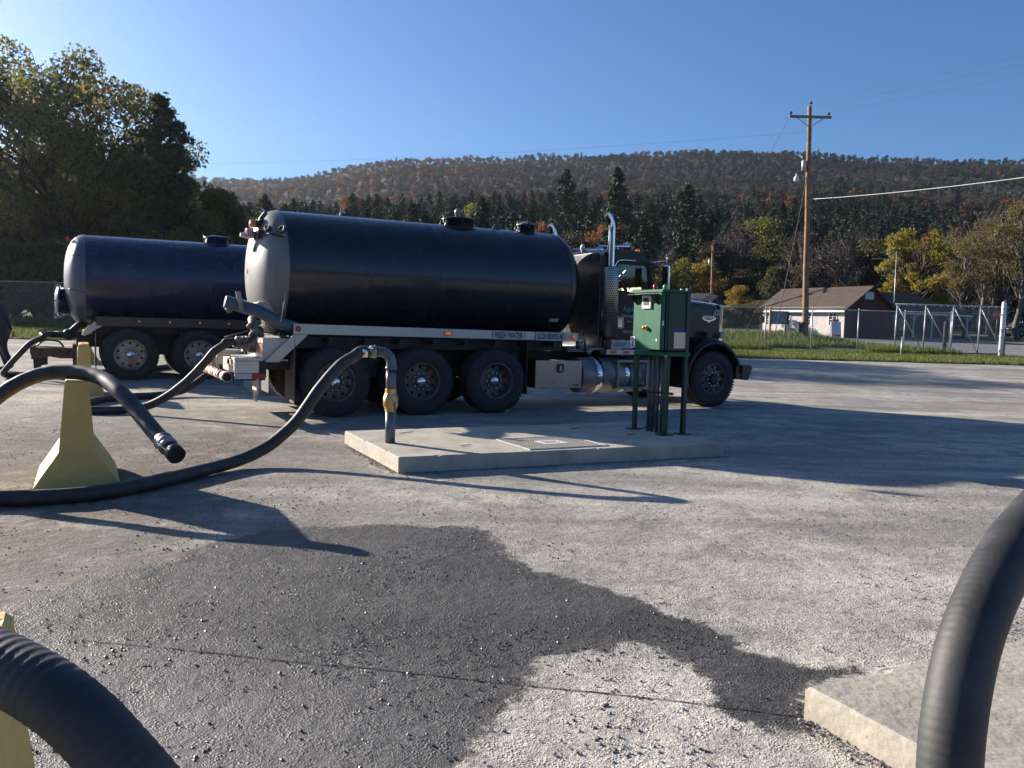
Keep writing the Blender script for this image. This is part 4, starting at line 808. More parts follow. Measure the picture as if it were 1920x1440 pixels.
mb = MB(); mb.bb(3.22, 3.235, .02, .3, .30, 1.18); mb.build("splash_panel", M['black'], t1)
mb = MB(); mb.cyl((4.42, .3, 1.05), (4.42, .3, 1.2), .07, 14); mb.cyl((4.55, .25, .98), (4.62, .25, 1.05), .05, 10); mb.tube(spline([(4.35, .4, 1.2), (4.5, .3, 1.25), (4.6, .4, 1.1), (4.7, .5, 1.0)], 6), .02, 6); mb.bb(4.3, 4.8, .5, 1.9, 1.0, 1.1); mb.build("air_lines", M['aludull'], t1)

# ---- truck 2
RIMBRIGHT[0] = True
t2 = thing("tank_truck", "blue tank truck at left behind the nearest truck, with round rear manway", "tank truck", T2, YAW)
tank(t2, 2.21, 1.01, -.87, 4.3, 'navy2', 'head2', [(1.95, .28, .17, False), (3.6, .2, .15, False)])
chassis(t2, -1.05, 7.8); rear_axles(t2, (0, 1.43, 2.86), ('dual', 'dual', 'dual'))
side_rail(t2, -.67, 4.2, (1.20, 1.40), (1.20, 1.39), 'rail2')
for k in range(5): lens(t2, -.45 + k * .627, 1.31, .022, M['redlens'] if k < 1 else M['amber'])
for y in (.0, 2.44): mb = MB(); mb.prism([(-.70, 1.30), (-.55, 1.20), (-.88, .98), (-.95, 1.0)], y, y + .06, lambda p, q, d: Vector((p, d, q))); mb.build("diagonal_brace", M['alu'], t2)
m2 = bpy.data.objects.new("rear_manway", None); link(m2, t2, (-1.15, 1.2, 1.72))
mb = MB(); mb.lathe([(.25, .30), (-.20, .30), (-.20, .34), (-.25, .34)], (0, 0, 0), (1, 0, 0), 32); mb.build("manway_collar", M['navy2'], m2)
mb = MB(); mb.lathe([(-.25, .34), (-.28, .30), (-.32, .18), (-.33, 0)], (0, 0, 0), (1, 0, 0), 32); mb.build("manway_lid", M['head2'], m2)
for k in range(8):
    a_ = 2 * math.pi * k / 8; mb = MB(); p = Vector((-.26, .36 * math.cos(a_), .36 * math.sin(a_))); mb.tube([p + Vector((.06, 0, 0)), p - Vector((.06, 0, 0))], .014, 6); mb.box(p - Vector((.05, 0, 0)), (.03, .07, .03)); mb.build("manway_clamp", M['chrome'], m2)
mb = MB(); mb.bb(-1.92, -1.08, .35, 1.55, .60, .70); mb.bb(-1.92, -1.86, .33, 1.57, .56, .73); mb.bb(-1.12, -1.05, .1, 2.4, .3, .78); mb.prism([(-1.9, .60), (-1.1, .60), (-1.1, .48), (-1.35, .48), (-1.55, .52), (-1.9, .46)], .34, .37, lambda p, q, d: Vector((p, d, q))); mb.build("work_platform", M['rust'], t2)
mb = MB(); mb.prism([(-1.88, .6), (-1.60, .6), (-1.60, .34), (-1.72, .32), (-1.72, .20), (-1.86, .20)], .5, .56, lambda p, q, d: Vector((p, d, q))); mb.build("platform_leg", M['black'], t2)
v = bpy.data.objects.new("discharge_valve", None); link(v, t2)
mb = MB(); mb.cyl((-.95, .95, .98), (-1.55, .95, .98), .075, 14); mb.ball((-1.2, .95, .98), .13, 14, 10); mb.tube([(-1.2, .95, 1.0), (-1.0, .95, 1.2), (-.85, .95, 1.25)], .07, 12); mb.build("valve_body", M['black'], v)
mb = MB(); mb.tube([(-1.35, .85, 1.08), (-1.78, .8, 1.07)], .016, 6); mb.build("valve_lever", M['black'], v); mb = MB(); mb.cyl((-1.38, .95, 1.0), (-1.38, .95, 1.28), .014, 6); mb.build("valve_lever", M['black'], v)
mb = MB(); mb.tube(spline([(-1.8, .8, .74), (-1.65, .6, .86), (-1.4, .6, .84), (-1.3, .7, .72)], 6), .02, 6); mb.build("air_line", M['black'], v)
mb = MB(); mb.tube([(-1.02, 1.1, 3.16), (-1.16, 1.1, 3.22), (-1.2, 1.1, 3.3), (-1.24, 1.1, 3.36)], .012, 6); mb.cyl((-1.16, 1.1, 2.9), (-1.18, 1.1, 3.24), .01, 6); mb.build("rear_lamp_stalk", M['black'], t2)
mb = MB(); mb.bb(-1.24, -1.16, 1.04, 1.16, 3.06, 3.14); mb.build("rear_lamp", M['redlens'], t2, bevel=.01)
for z in (2.72, 1.98): mb = MB(); mb.tube(spline([(head_x(-.9, .4, 1.01, .55 - CV, z - 2.21) - .02, .55, z), (head_x(-.9, .4, 1.01, .4 - CV, z - 2.21) - .03, .4, z - .01), (-.86, CV - math.sqrt(1.01 ** 2 - (z - 2.21) ** 2) - .02, z - .08)], 6), .01, 6); mb.build("head_cable", M['black'], t2)
for y in (.0, 1.88): mb = MB(); mb.bb(-.68, -.667, y, y + .62, .22, 1.18); mb.build("mud_flap", M['black'], t2)
for o in t2.children:
    if o.name.split('.')[0] == 'wheel': o.scale = (1.11, 1.0, 1.11); o.location.z = .582
for o in list(t1.children):
    k = o.name.split('.')[0]
    if k in ("cab", "hood", "grille", "fender", "headlight", "turn_signal", "front_bumper", "exhaust", "front_axle", "fuel_tank") or (k == "wheel" and o.location.x > 6): copy_tree(o, t2)
# dirt specks and pits in the barrier paint
def speckle(m, scale, lo, hi, col, ms=4, amt=.8):
    n = m.node_tree.nodes; l = m.node_tree.links; p = n["Principled BSDF"]; tc = n.new("ShaderNodeTexCoord"); v = n.new("ShaderNodeTexVoronoi"); v.inputs["Scale"].default_value = scale; l.new(tc.outputs["Object"], v.inputs["Vector"])
    r = n.new("ShaderNodeMapRange"); r.inputs[1].default_value = hi; r.inputs[2].default_value = lo; l.new(v.outputs["Distance"], r.inputs[0])
    z = n.new("ShaderNodeTexNoise"); z.inputs["Scale"].default_value = ms; z.inputs["Detail"].default_value = 6; l.new(tc.outputs["Object"], z.inputs["Vector"]); r2 = n.new("ShaderNodeMapRange"); r2.inputs[1].default_value = .45; r2.inputs[2].default_value = .6; r2.inputs[4].default_value = amt; l.new(z.outputs[0], r2.inputs[0])
    mu = n.new("ShaderNodeMath"); mu.operation = 'MULTIPLY'; l.new(r.outputs[0], mu.inputs[0]); l.new(r2.outputs[0], mu.inputs[1])
    old = p.inputs["Base Color"].links[0].from_socket; mx = n.new("ShaderNodeMix"); mx.data_type = 'RGBA'; l.new(mu.outputs[0], mx.inputs[0]); l.new(old, mx.inputs[6]); mx.inputs[7].default_value = (*col, 1); l.new(mx.outputs[2], p.inputs["Base Color"])
speckle(M['yellow'], 28, .06, .16, (.12, .09, .05)); speckle(M['yellow'], 6, .05, .30, (.30, .24, .14), 3, .6)
speckle(M['hose'], 9, .1, .4, (.12, .105, .085), 5, .5)
# ================================================================ ISLANDS, STAND PIPES, BARRIERS, HOSES
M['conc'] = mat('pale_concrete', (.46, .41, .33), .85, 0, .12, 3, .35, 25, col2=(.33, .30, .25), c2s=2.5, c2lo=.45, c2hi=.7)
M['shadeleg'] = mat('shaded_leg_green', (.007, .038, .025), .4, 0, .15, 5)  # stand green with the shade on the legs put into the colour
M['yellowp'] = mat('yellow_plastic', (.75, .5, .05), .4)
M['bluetape'] = mat('blue_tape', (.015, .03, .16), .5)
M['galvdull'] = mat('dull_conduit', (.10, .108, .112), .5, .5, .12, 10)
def island(off, label, H=.16):
    o_ = PAD1[0] + off; A, B, C_, D = [p + off - o_ for p in PAD1]; nu, nv = 90, 50
    V = []; F_ = []
    def P(s_, t_):
        q = (A.lerp(B, s_)).lerp(D.lerp(C_, s_), t_); e = min(s_ * 3.85, (1 - s_) * 3.85, t_ * 2.0, (1 - t_) * 2.0)
        k = noise.noise(Vector((q.x * 8 + off.x, q.y * 8, 1))) + .6 * noise.noise(Vector((q.x * 25, q.y * 25 + off.y, 4)))
        z = H - (.010 if e < .001 else 0) - (max(0, k - .35) * .03 if e < .03 else 0) + .0015 * noise.noise(Vector((q.x * 3, q.y * 3, 2)))
        return Vector((q.x, q.y, z))
    us = [0, .0032] + list(np.linspace(.012, .988, nu - 4)) + [.9968, 1]; vs_ = [0, .006] + list(np.linspace(.02, .98, nv - 4)) + [.994, 1]
    G = [[P(a, b) for a in us] for b in vs_]
    ix = lambda r, c: r * nu + c
    V = [q for row in G for q in row]; F_ = [(ix(r, c), ix(r, c + 1), ix(r + 1, c + 1), ix(r + 1, c)) for r in range(nv - 1) for c in range(nu - 1)]
    rim = [ix(0, c) for c in range(nu)] + [ix(r, nu - 1) for r in range(1, nv)] + [ix(nv - 1, c) for c in range(nu - 2, -1, -1)] + [ix(r, 0) for r in range(nv - 2, 0, -1)]
    prev = rim
    for z in (H - .015, H * .55, H * .25, -.05):
        cur = []
        for k in rim: q = V[k]; w = .004 * noise.noise(Vector((q.x * 7, q.y * 7, z * 30))); cur.append(len(V)); V.append(Vector((q.x + w, q.y + w, min(z, q.z - .002))))
        m_ = len(rim); F_ += [(prev[a], prev[(a + 1) % m_], cur[(a + 1) % m_], cur[a]) for a in range(m_)]; prev = cur
    me = np_mesh("concrete_island", [tuple(q) for q in V], F_, [M['conc']], False)
    o = bpy.data.objects.new("concrete_island", me); link(o, None, o_); o.location.z -= .006; return tag(o, label, "concrete slab")
island(Vector((0, 0, 0)), "low concrete slab carrying the green control stand beside the nearest truck")
island(D2, "low concrete slab mostly hidden behind the rear wheels of the nearest truck")
island(D3, "low concrete slab at the bottom right corner beside the wet patch", .125)
# small cast marks, rebar ends and the checker plate hatch on the first slab
def onpad(u, v, z=.16): return UV(u, v, z)
q = thing("access_hatch", "steel checker plate hatch with a white label set in the concrete slab", "hatch", onpad(1.26, -4.24, .156), YAW)
mb = MB(); mb.bb(-.46, .46, -.37, .37, 0, .006); mb.build("hatch_plate", M['grate'], q)
mb = MB()
for a in (-.475, .475): mb.bb(a - .015, a + .015, -.40, .40, -.002, .010)
for a in (-.385, .385): mb.bb(-.459, .459, a - .015, a + .015, -.002, .0095)
mb.build("hatch_frame", M['alu'], q)
mb = MB(); mb.bb(-.15, .14, -.13, .13, .0075, .0095); mb.build("hatch_label", M['white'], q); 
for k in range(4): mb = MB(); mb.bb(-.11, .10 - .03 * (k % 2), .06 - k * .04, .075 - k * .04, .0098, .0105); mb.build("label_line", M['redpale'], q)
for (u, v, l, lb) in ((.0, -3.05, .22, "thin rusty bar in the slab top just right of the stand pipe"), (.25, -4.18, .16, "thin rusty bar in the slab top under the stand pipe's shadow"), (2.2, -3.25, .2, "thin rusty bar in the slab top left of the control stand"), (2.55, -3.95, .2, "thin rusty bar in the slab top in front of the control stand")):
    mb = MB(); mb.tube([(-l / 2, 0, .004), (l / 2, .02, .004)], .004, 5); tag(mb.build("lifting_bar", M['rust'], None, onpad(u, v), YAW + .3), lb, "bar", "steel bars in the slab top")

def standpipe(off, label, ang):
    t = thing("standpipe", label, "standpipe", onpad(-.43, -3.71, .15) + off, ang)
    r = .054; mb = MB(); mb.cyl((0, 0, 0), (0, 0, .36), r, 24); mb.build("lower_pipe", M['pipe'], t); mb = MB(); mb.cyl((0, 0, .56), (0, 0, .80), r, 24); mb.build("upper_pipe", M['pipe'], t)
    mb = MB(); mb.tube([(0, 0, .75), (0, 0, .83)] + [(-.12 + .12 * math.cos(R(a)), 0, .86 + .115 * math.sin(R(a))) for a in range(0, 91, 10)] + [(-.16, 0, .975)], r, 24); mb.lathe([(.79, r), (.79, r + .008), (.82, r + .008), (.82, r)], (0, 0, 0), (0, 0, 1), 24); mb.build("elbow", M['pipe'], t)
    v = bpy.data.objects.new("ball_valve", None); link(v, t)
    mb = MB(); mb.lathe([(.34, .0), (.34, .062), (.375, .062), (.375, .070), (.40, .074), (.50, .074), (.52, .068), (.535, .062), (.585, .062), (.585, 0)], (0, 0, 0), (0, 0, 1), 8, sm=False)
    mb.lathe([(.40, .074), (.41, .080), (.49, .080), (.50, .074)], (0, 0, 0), (0, 0, 1), 24); mb.build("valve_body", M['brass'], v)
    mb = MB(); s = Vector((.35, -.94, 0)).normalized(); mb.cyl(s * .07 + Vector((0, 0, .45)), s * .105 + Vector((0, 0, .45)), .020, 10); mb.build("valve_stem", M['galv'], v)
    mb = MB(); p = s * .10; mb.tube([p + Vector((0, 0, .46)), p + Vector((0, 0, .42)), p * 1.12 + Vector((0, 0, .36)), p * 1.12 + Vector((0, 0, .24))], [.014, .012, .012, .012], 6); mb.build("valve_handle", M['bluegrey'], v)
    c = bpy.data.objects.new("hose_coupling", None); link(c, t)
    mb = MB(); mb.cyl((-.155, 0, .975), (-.225, 0, .975), r + .012, 24); mb.cyl((-.17, 0, .975), (-.18, 0, .975), r + .02, 24); mb.build("coupling_collar", M['steel'], c)
    mb = MB(); mb.cyl((-.225, 0, .975), (-.31, 0, .970), r + .006, 24); mb.build("hose_clamp", M['chrome'], c)
    for s_ in (-1, 1): mb = MB(); mb.tube([(-.19, s_ * .055, .975 + .03), (-.24, s_ * .075, .975 + .04), (-.25, s_ * .07, .975 + .045)], .008, 6); mb.build("cam_lever", M['chrome'], c)
    return t
A_ANG = R(12)
standpipe(Vector((0, 0, 0)), "grey stand pipe with brass valve on the middle concrete slab", A_ANG)
standpipe(D2 + Vector((.55, .45, 0)), "stand pipe on the far slab hidden behind the nearest truck", A_ANG + 2.2)
p3 = standpipe(D3 + Vector((.66, -.06, 0)), "grey stand pipe feeding the thick hose at the right edge", R(5))

# control stand
s = thing("control_stand", "green steel control cabinet on legs with red and green beacons, numbered 2", "control cabinet", UV(2.85, -4.06, .154), YAW)
L = .62; W_ = .38
for x, y, h in ((.10, .0, .96), (.10, L, .96), (W_, .0, 1.79), (W_, L, 1.79)):
    g = bpy.data.objects.new("leg", None); link(g, s, (x, y, 0)); mb = MB(); mb.bb(-.026, .026, -.026, .026, 0, h); mb.build("leg_tube", M['shadeleg'], g, bevel=.004)
    mb = MB(); mb.bb(-.09, .09, -.07, .07, 0, .012); mb.build("foot_plate", M['shadegreen'], g)
mb = MB()
mb.bb(.074, .426, -.03, .03, .96, 1.01); mb.bb(.074, .426, L - .03, L + .03, .96, 1.01); mb.bb(.074, .126, .03, L - .03, .96, 1.01); mb.bb(.36, .41, .03, L - .03, .96, 1.01); mb.build("shelf_frame", M['green'], s, bevel=.003)
mb = MB(); mb.bb(.06, .40, .0, .58, 1.04, 1.735); mb.build("cabinet_box", M['shadegreen'], s, bevel=.004)
mb = MB(); mb.bb(.09, .36, -.010, -.002, 1.03, 1.72); mb.build("side_panel", M['shadegreen'], s, bevel=.003)
d = bpy.data.objects.new("cabinet_door", None); link(d, s)
mb = MB(); mb.bb(-.02, .045, .0, .56, 1.035, 1.73); mb.build("door_leaf", M['green'], d, bevel=.008)
mb = MB(); mb.bb(-.030, .425, -.035, L + .02, 1.745, 1.765); mb.bb(-.035, .43, -.04, L + .025, 1.733, 1.745); mb.build("cabinet_roof", M['green'], s, bevel=.003)
mb = MB(); mb.bb(-.045, -.0205, .18, .36, 1.535, 1.70); mb.build("display_frame", M['white'], d, bevel=.006); mb = MB(); mb.bb(-.049, -.0455, .215, .325, 1.575, 1.665); mb.build("display_screen", M['ink'], d)
mb = MB(); mb.loft([[Vector((-.022, y, 1.715)), Vector((-.17, y, 1.705)), Vector((-.17, y, 1.70)), Vector((-.022, y, 1.70))] for y in (.05, .49)]); mb.build("rain_hood", M['black'], d)
for y in (.06, .485): mb = MB(); mb.prism([(-.022, 1.70), (-.16, 1.70), (-.022, 1.58)], y - .003, y + .003, lambda p, q, dd: Vector((p, dd, q))); mb.build("hood_side", M['black'], d)
mb = MB(); mb.lathe([(0.021, .028), (.035, .030), (.036, 0)], (0, .28, 1.30), (-1, 0, 0), 20); mb.build("stop_base", M['yellowp'], d); mb = MB(); mb.lathe([(.036, .014), (.055, .014), (.056, .024), (.070, .024), (.075, .015), (.076, 0)], (0, .28, 1.30), (-1, 0, 0), 20); mb.build("stop_button", M['redlens'], d)
mb = MB(); mb.bb(-.026, -.0205, .05, .075, 1.14, 1.17); mb.build("small_label", M['white'], d); mb = MB(); mb.bb(-.005, .02, -.012, .0, 1.33, 1.39); mb.build("door_latch", M['chrome'], s)
n2 = bpy.data.objects.new("number_plate", None); link(n2, s); mb = MB(); mb.bb(-.024, -.0205, .505, .60, 1.05, 1.19); mb.build("plate", M['white'], n2); text("number_text", "2", .05, .115, (-.026, .5525, 1.12), M['ink'], n2, rot=(R(90), 0, R(-90)), bold=.02)
mb = MB(); mb.bb(.18, .365, -.016, -.011, 1.06, 1.255); mb.build("paper_notice", M['paper'], s); mb = MB(); mb.bb(.16, .365, -.014, -.0105, 1.256, 1.30); mb.build("blue_tape", M['bluetape'], s)
for x, y, m in ((.07, .25, 'redlens'), (.22, .25, 'greenlens')):
    b = bpy.data.objects.new("beacon", None); link(b, s, (x, y, 1.765)); mb = MB(); mb.cyl((0, 0, 0), (0, 0, .015), .030, 16); mb.build("beacon_base", M['black'], b)
    mb = MB(); mb.lathe([(.012, .026), (.05, .028), (.072, .020), (.082, 0)], (0, 0, 0), (0, 0, 1), 18); mb.build("beacon_lens", M[m], b)
mb = MB(); mb.cyl((.36, .1, 1.765), (.36, .1, 1.79), .018, 10); mb.build("photocell", M['white'], s)
for k, (x, y) in enumerate(((.15, .40), (.155, .33), (.17, .25), (.175, .17), (.20, .10))):
    c = bpy.data.objects.new("conduit", None); link(c, s); mb = MB(); mb.cyl((x, y, 0), (x, y, 1.04), .022, 12); mb.build("conduit_pipe", M['galvdull'], c)
    mb = MB(); mb.box((x, y - .0, .50), (.055, .05, .022)); mb.build("pipe_clip", M['black'], c)
mb = MB(); mb.bb(.19, .22, .0, L, .485, .515); mb.build("strut_channel", M['shadegreen'], s)

# barriers
def barrier(pos, label, ln, h=.9, chips=0):
    k = h / .9; prof = [(.31, 0), (.315, .05), (.13, .335), (.085, h - .012), (.072, h)]; prof = prof + [(-a, b) for a, b in prof[::-1]]
    mb = MB(); n_ = 10
    prof = [q for i in range(len(prof) - 1) for q in [(prof[i][0] + (prof[i + 1][0] - prof[i][0]) * t_, prof[i][1] + (prof[i + 1][1] - prof[i][1]) * t_) for t_ in (0, .25, .5, .75)]] + [prof[-1]]; n_ = 24
    def chip(a, b, i):
        k = noise.noise(Vector((a * 14 + pos.x, i * .9 + pos.y, b * 14))); e = max(0, k - .18) * (.055 if (i in (0, n_) or b > h - .03) else .012); return a * (1 - e * 2.2), b - (e if b > h - .05 else 0)
    mb.loft([[Vector((chip(a, b, i)[0] + .002 * noise.noise(Vector((a * 9, i * .6, b * 9))), ln * i / n_, chip(a, b, i)[1])) for a, b in prof] for i in range(n_ + 1)], sm=False)
    o = mb.build("concrete_barrier", M['yellow'], None, pos, YAW)
    return tag(o, label, "barrier", "yellow concrete barriers in a row")
def gpos(x, y): return Vector((x, y, zg(x, y) - .005))
B1 = gpos(-3.50, 6.62); barrier(B1, "yellow concrete barrier under the arched hose, in the left foreground", 1.15)
barrier(gpos(-7.45, 14.35), "yellow concrete barrier just behind the end of the blue truck", 1.15, .93)
barrier(gpos(-11.40, 22.1), "farthest yellow concrete barrier, beyond the blue truck's rear wheel", 1.15)
barrier(gpos(-.90, 1.24), "yellow concrete barrier cut off at the bottom left corner", .55, .80)

# hoses
def hose(pts, label, r=.06, per=12, ends=(0, 0), ribs=False, bands=True):
    pts = [Vector(p) for p in pts]; c = spline(pts, per); o0 = Vector((c[0].x, c[0].y, 0))
    L_ = 0; rs = []
    dn = [c[0]]
    for i in range(1, len(c)):
        if (c[i] - dn[-1]).length > .012 or i == len(c) - 1: dn.append(c[i])
    c = dn; D = []
    # resample for corrugation
    if ribs:
        out = []; step = .0036; acc = 0
        for i in range(1, len(c)):
            a, b = c[i - 1], c[i]; L = (b - a).length; t = 0
            while acc + (L - t) >= step: t += step - acc; acc = 0; out.append(a.lerp(b, min(1, t / L)))
            acc += L - t
        c = out; rs = [r + ribs * math.sin(i * step / .018 * 2 * math.pi) + .0006 * noise.noise(c[i] * 5) for i in range(len(c))]
    else: rs = [r + .0008 * noise.noise(p * 2.0) + .0007 * math.sin(i * .9) for i, p in enumerate(c)]
    t = thing("water_hose", label, "hose", o0)
    mb = MB(); mb.tube([p - o0 for p in c], rs, 28); mb.build("hose_tube", M['hose'], t)
    for e, i0, i1 in ((ends[0], 0, 1), (ends[1], -1, -2)):
        if not e: continue
        a = c[i0] - o0; dr = (c[i0] - c[i0 + (3 if i0 == 0 else -3)]).normalized()
        k = bpy.data.objects.new("coupling", None); link(k, t)
        mb = MB(); mb.cyl(a - dr * .13, a - dr * .0, r + .006, 24); mb.cyl(a - dr * .11, a - dr * .095, r + .010, 24); mb.cyl(a - dr * .04, a - dr * .025, r + .010, 24); mb.build("clamp_band", M['aludull'], k)
        mb = MB(); mb.tube([a, a + dr * .05, a + dr * .052, a + dr * .11], [r + .0, r + .003, r + .006, r + .006], 24); mb.build("cam_socket", M['black'], k)
        mb = MB(); mb.cyl(a + dr * .105, a + dr * .1115, r - .004, 24); mb.build("socket_mouth", M['dark'], k)
        s1 = dr.cross(Vector((.3, .3, 1))).normalized()
        for sg in (-1, 1): mb = MB(); q = a + dr * .07 + s1 * sg * (r + .012); mb.tube([q, q + s1 * sg * .02 - dr * .05, q + s1 * sg * .03 - dr * .09], .006, 6); w = q + s1 * sg * .03 - dr * .09; mb.tube([w + Vector((.02 * math.cos(a_), 0, .02 * math.sin(a_))) for a_ in np.linspace(0, 6.28, 10)], .003, 5, caps=False); mb.build("cam_lever", M['chrome'], k)
    return t
g = .058
E0 = onpad(-.43, -3.71, .15); dA = Vector((-math.cos(A_ANG), -math.sin(A_ANG), 0))
pA = E0 + dA * .22 + Vector((0, 0, .973))
hose([pA, pA + dA * .10, (-1.66, 8.66, 1.075), (-1.79, 8.58, .98), (-1.967, 8.45, .746), (-2.15, 8.32, .442), (-2.292, 8.25, .285), (-2.43, 8.14, .165), (-2.60, 7.92, .08), (-2.74, 7.55, g), (-2.93, 6.93, g), (-3.08, 6.55, g), (-3.28, 6.27, g), (-3.55, 6.13, g), (-3.85, 6.05, g), (-4.5, 6.1, g), (-5.3, 6.5, g), (-6.2, 7.2, g)],
     "thick black hose from the brass valve stand pipe down across the yard to the left")
hose([(-6.0, 6.2, g), (-5.5, 6.3, g), (-5.05, 6.45, .10), (-4.722, 6.55, .26), (-4.4, 6.62, .53), (-4.165, 6.70, .765), (-4.0, 6.76, .885), (-3.82, 6.80, .95), (-3.58, 6.78, .962), (-3.32, 6.66, .93), (-3.068, 6.45, .84), (-2.855, 6.3, .70), (-2.668, 6.15, .575), (-2.50, 6.02, .475)],
     "black hose arched over the yellow barrier with its open coupling hanging", ends=(0, 1))
v_ = UV(-1.36, .62, 1.10)
hose([v_, v_ + Vector((-.12, -.05, -.02)), (-4.22, 12.12, 1.05), (-4.36, 12.08, .95), (-4.50, 12.05, .77), (-4.736, 12.0, .505), (-5.048, 12.0, .263), (-5.343, 12.03, .12), (-5.66, 12.05, g), (-6.0, 11.9, g), (-6.25, 11.98, g), (-6.45, 12.3, g), (-6.6, 12.75, g), (-6.68, 13.2, g), (-6.66, 13.6, g), (-6.5, 14.05, g), (-6.2, 14.5, g), (-5.95, 15.0, .12), (-5.7, 15.5, .40), (-5.4, 16.1, .8), (-5.1, 16.5, 1.08), (-4.86, 16.72, 1.125)],
     "hose from the nearest truck's rear valve looping over the ground behind the barrier", ends=(0, 0))
v2_ = UV(-1.55, .95, .98, T2)
hose([v2_, v2_ + Vector((-.15, -.06, .0)), (-10.18, 17.95, .93), (-10.38, 17.8, .79), (-10.56, 17.68, .55), (-10.78, 17.62, .27), (-10.93, 17.72, .12), (-10.92, 17.98, .075), (-10.6, 18.3, g + .03), (-10.2, 18.6, g + .04), (-9.6, 19.2, g + .05), (-9.0, 20.2, g + .08), (-8.8, 21.5, g + .11)],
     "hose bent down from the blue truck's rear valve and lying under its work platform")
p3v = p3.location; dF = Vector((-math.cos(R(5)), -math.sin(R(5)), 0)); pF = p3v + dF * .22 + Vector((0, 0, .973))
hose([pF, pF + dF * .12, (1.65, 2.25, 1.115), (1.45, 2.12, 1.085), (1.319, 2.0, 1.035), (1.185, 1.9, .965), (1.072, 1.8, .883), (.988, 1.72, .79), (.935, 1.66, .683), (.908, 1.62, .568), (.91, 1.6, .445), (.935, 1.57, .30), (.98, 1.5, .16), (1.06, 1.36, .075), (1.2, 1.15, g), (1.5, .8, g)],
     "thick grey black hose curving down along the right edge of the view", r=.062, ribs=.0002)
hose([(-2.088, 1.044, 0.06), (-1.74, 1.131, 0.309), (-1.392, 1.235, 0.579), (-1.175, 1.305, 0.779), (-1.025, 1.322, 0.87), (-0.906, 1.296, 0.901), (-0.809, 1.262, 0.894), (-0.696, 1.218, 0.868), (-0.631, 1.201, 0.833), (-0.57, 1.183, 0.786), (-0.509, 1.175, 0.722), (-0.435, 1.175, 0.622), (-0.365, 1.166, 0.5), (-0.313, 1.148, 0.379)],
     "ribbed black hose sweeping through the bottom left corner over the barrier", r=.051, ribs=.0005, ends=(0, 0))

speckle(M['conc'], 30, .05, .15, (.10, .09, .075)); speckle(M['conc'], 3, .1, .45, (.24, .21, .17), 2, .6)
# ================================================================ FENCES, GATE, POLES, BUILDINGS
M['dpost'] = mat('dark_post', (.05, .045, .04), .8, 0, .2, 8)
M['insul'] = mat('insulator_glaze', (.07, .06, .07), .3)
M['wwash'] = mat('whitewashed_board', (.62, .58, .56), .8, 0, .08, 4, .2, 20, col2=(.45, .41, .38), c2s=2.5, c2lo=.5, c2hi=.75)
M['redwood'] = mat('dark_red_board', (.09, .03, .025), .8, 0, .2, 4, .2, 20)
M['shingle'] = mat('brown_shingle', (.085, .058, .043), .9, 0, .2, 3, .6, 14, col2=(.055, .042, .034), c2s=1.5)
M['palew'] = mat('pale_timber', (.42, .30, .18), .8, 0, .15, 8)
M['boardf'] = mat('notice_board_face', (.22, .24, .27), .5, 0, .08, 4)
M['carp'] = mat('dark_car_paint', (.015, .02, .03), .25, 0, .05, 3, coat=.5)
def fence(xs, y, h, label, sp, meshr=.0028, yfun=None):
    f = thing("chain_link_fence", label, "fence", (xs[0], y, zg(xs[0], y)))
    o = Vector((xs[0], y, zg(xs[0], y)))
    P = [Vector((x, y, zg(x, y))) - o for x in xs]
    for p in P: mb = MB(); mb.cyl(p, p + Vector((0, 0, h)), .03, 10); mb.ball(p + Vector((0, 0, h)), .035, 8, 6); mb.build("post", M['galv'], f)
    for i in range(len(P) - 1): mb = MB(); mb.cyl(P[i] + Vector((0, 0, h - .05)), P[i + 1] + Vector((0, 0, h - .05)), .021, 8); mb.build("top_rail", M['galv'], f)
    V = []; F_ = []; x0, x1 = 0, xs[-1] - xs[0]; z0, z1 = .05, h - .06; H = z1 - z0
    def strip(a, b, w):
        d = (b - a).normalized(); n_ = Vector((-d.z, 0, d.x)) * w; k = len(V)
        V.extend([a - n_, b - n_, b + n_, a + n_]); F_.append((k, k + 1, k + 2, k + 3))
    s = -H
    zl = P[-1].z / max(x1, 1e-3)
    while s < x1:
        for dd in (1, -1):
            xa, xb = (s, s + H) if dd > 0 else (s + H, s); za, zb = z0, z1
            # clip
            def clip(xa, za, xb, zb):
                if xa > xb: xa, za, xb, zb = xb, zb, xa, za
                if xb <= 0 or xa >= x1: return None
                if xa < 0: za += (zb - za) * (0 - xa) / (xb - xa); xa = 0
                if xb > x1: zb = za + (zb - za) * (x1 - xa) / (xb - xa); xb = x1
                return xa, za, xb, zb
            c = clip(xa, za, xb, zb)
            if c: strip(Vector((c[0], 0, c[1] + zl * c[0])), Vector((c[2], 0, c[3] + zl * c[2])), meshr)
        s += sp
    o2 = bpy.data.objects.new("wire_mesh", np_mesh("wire_mesh", [tuple(v) for v in V], F_, [M['mesh']])); link(o2, f); tag(o2, kind="stuff")
    return f
M['mesh'] = mat('fence_wire', (.36, .38, .38), .55, .2, .1, 10)
fence([round(3.25 + 2.27 * k, 2) for k in range(9)], 40.6, 2.08, "chain link fence between the far verge and the red building", .085)
fence([-36 + 3.2 * k + (-24.1 + 36) % 3.2 for k in range(10)], 43.6, 2.45, "tall chain link fence in front of the dark trees at left", .10)
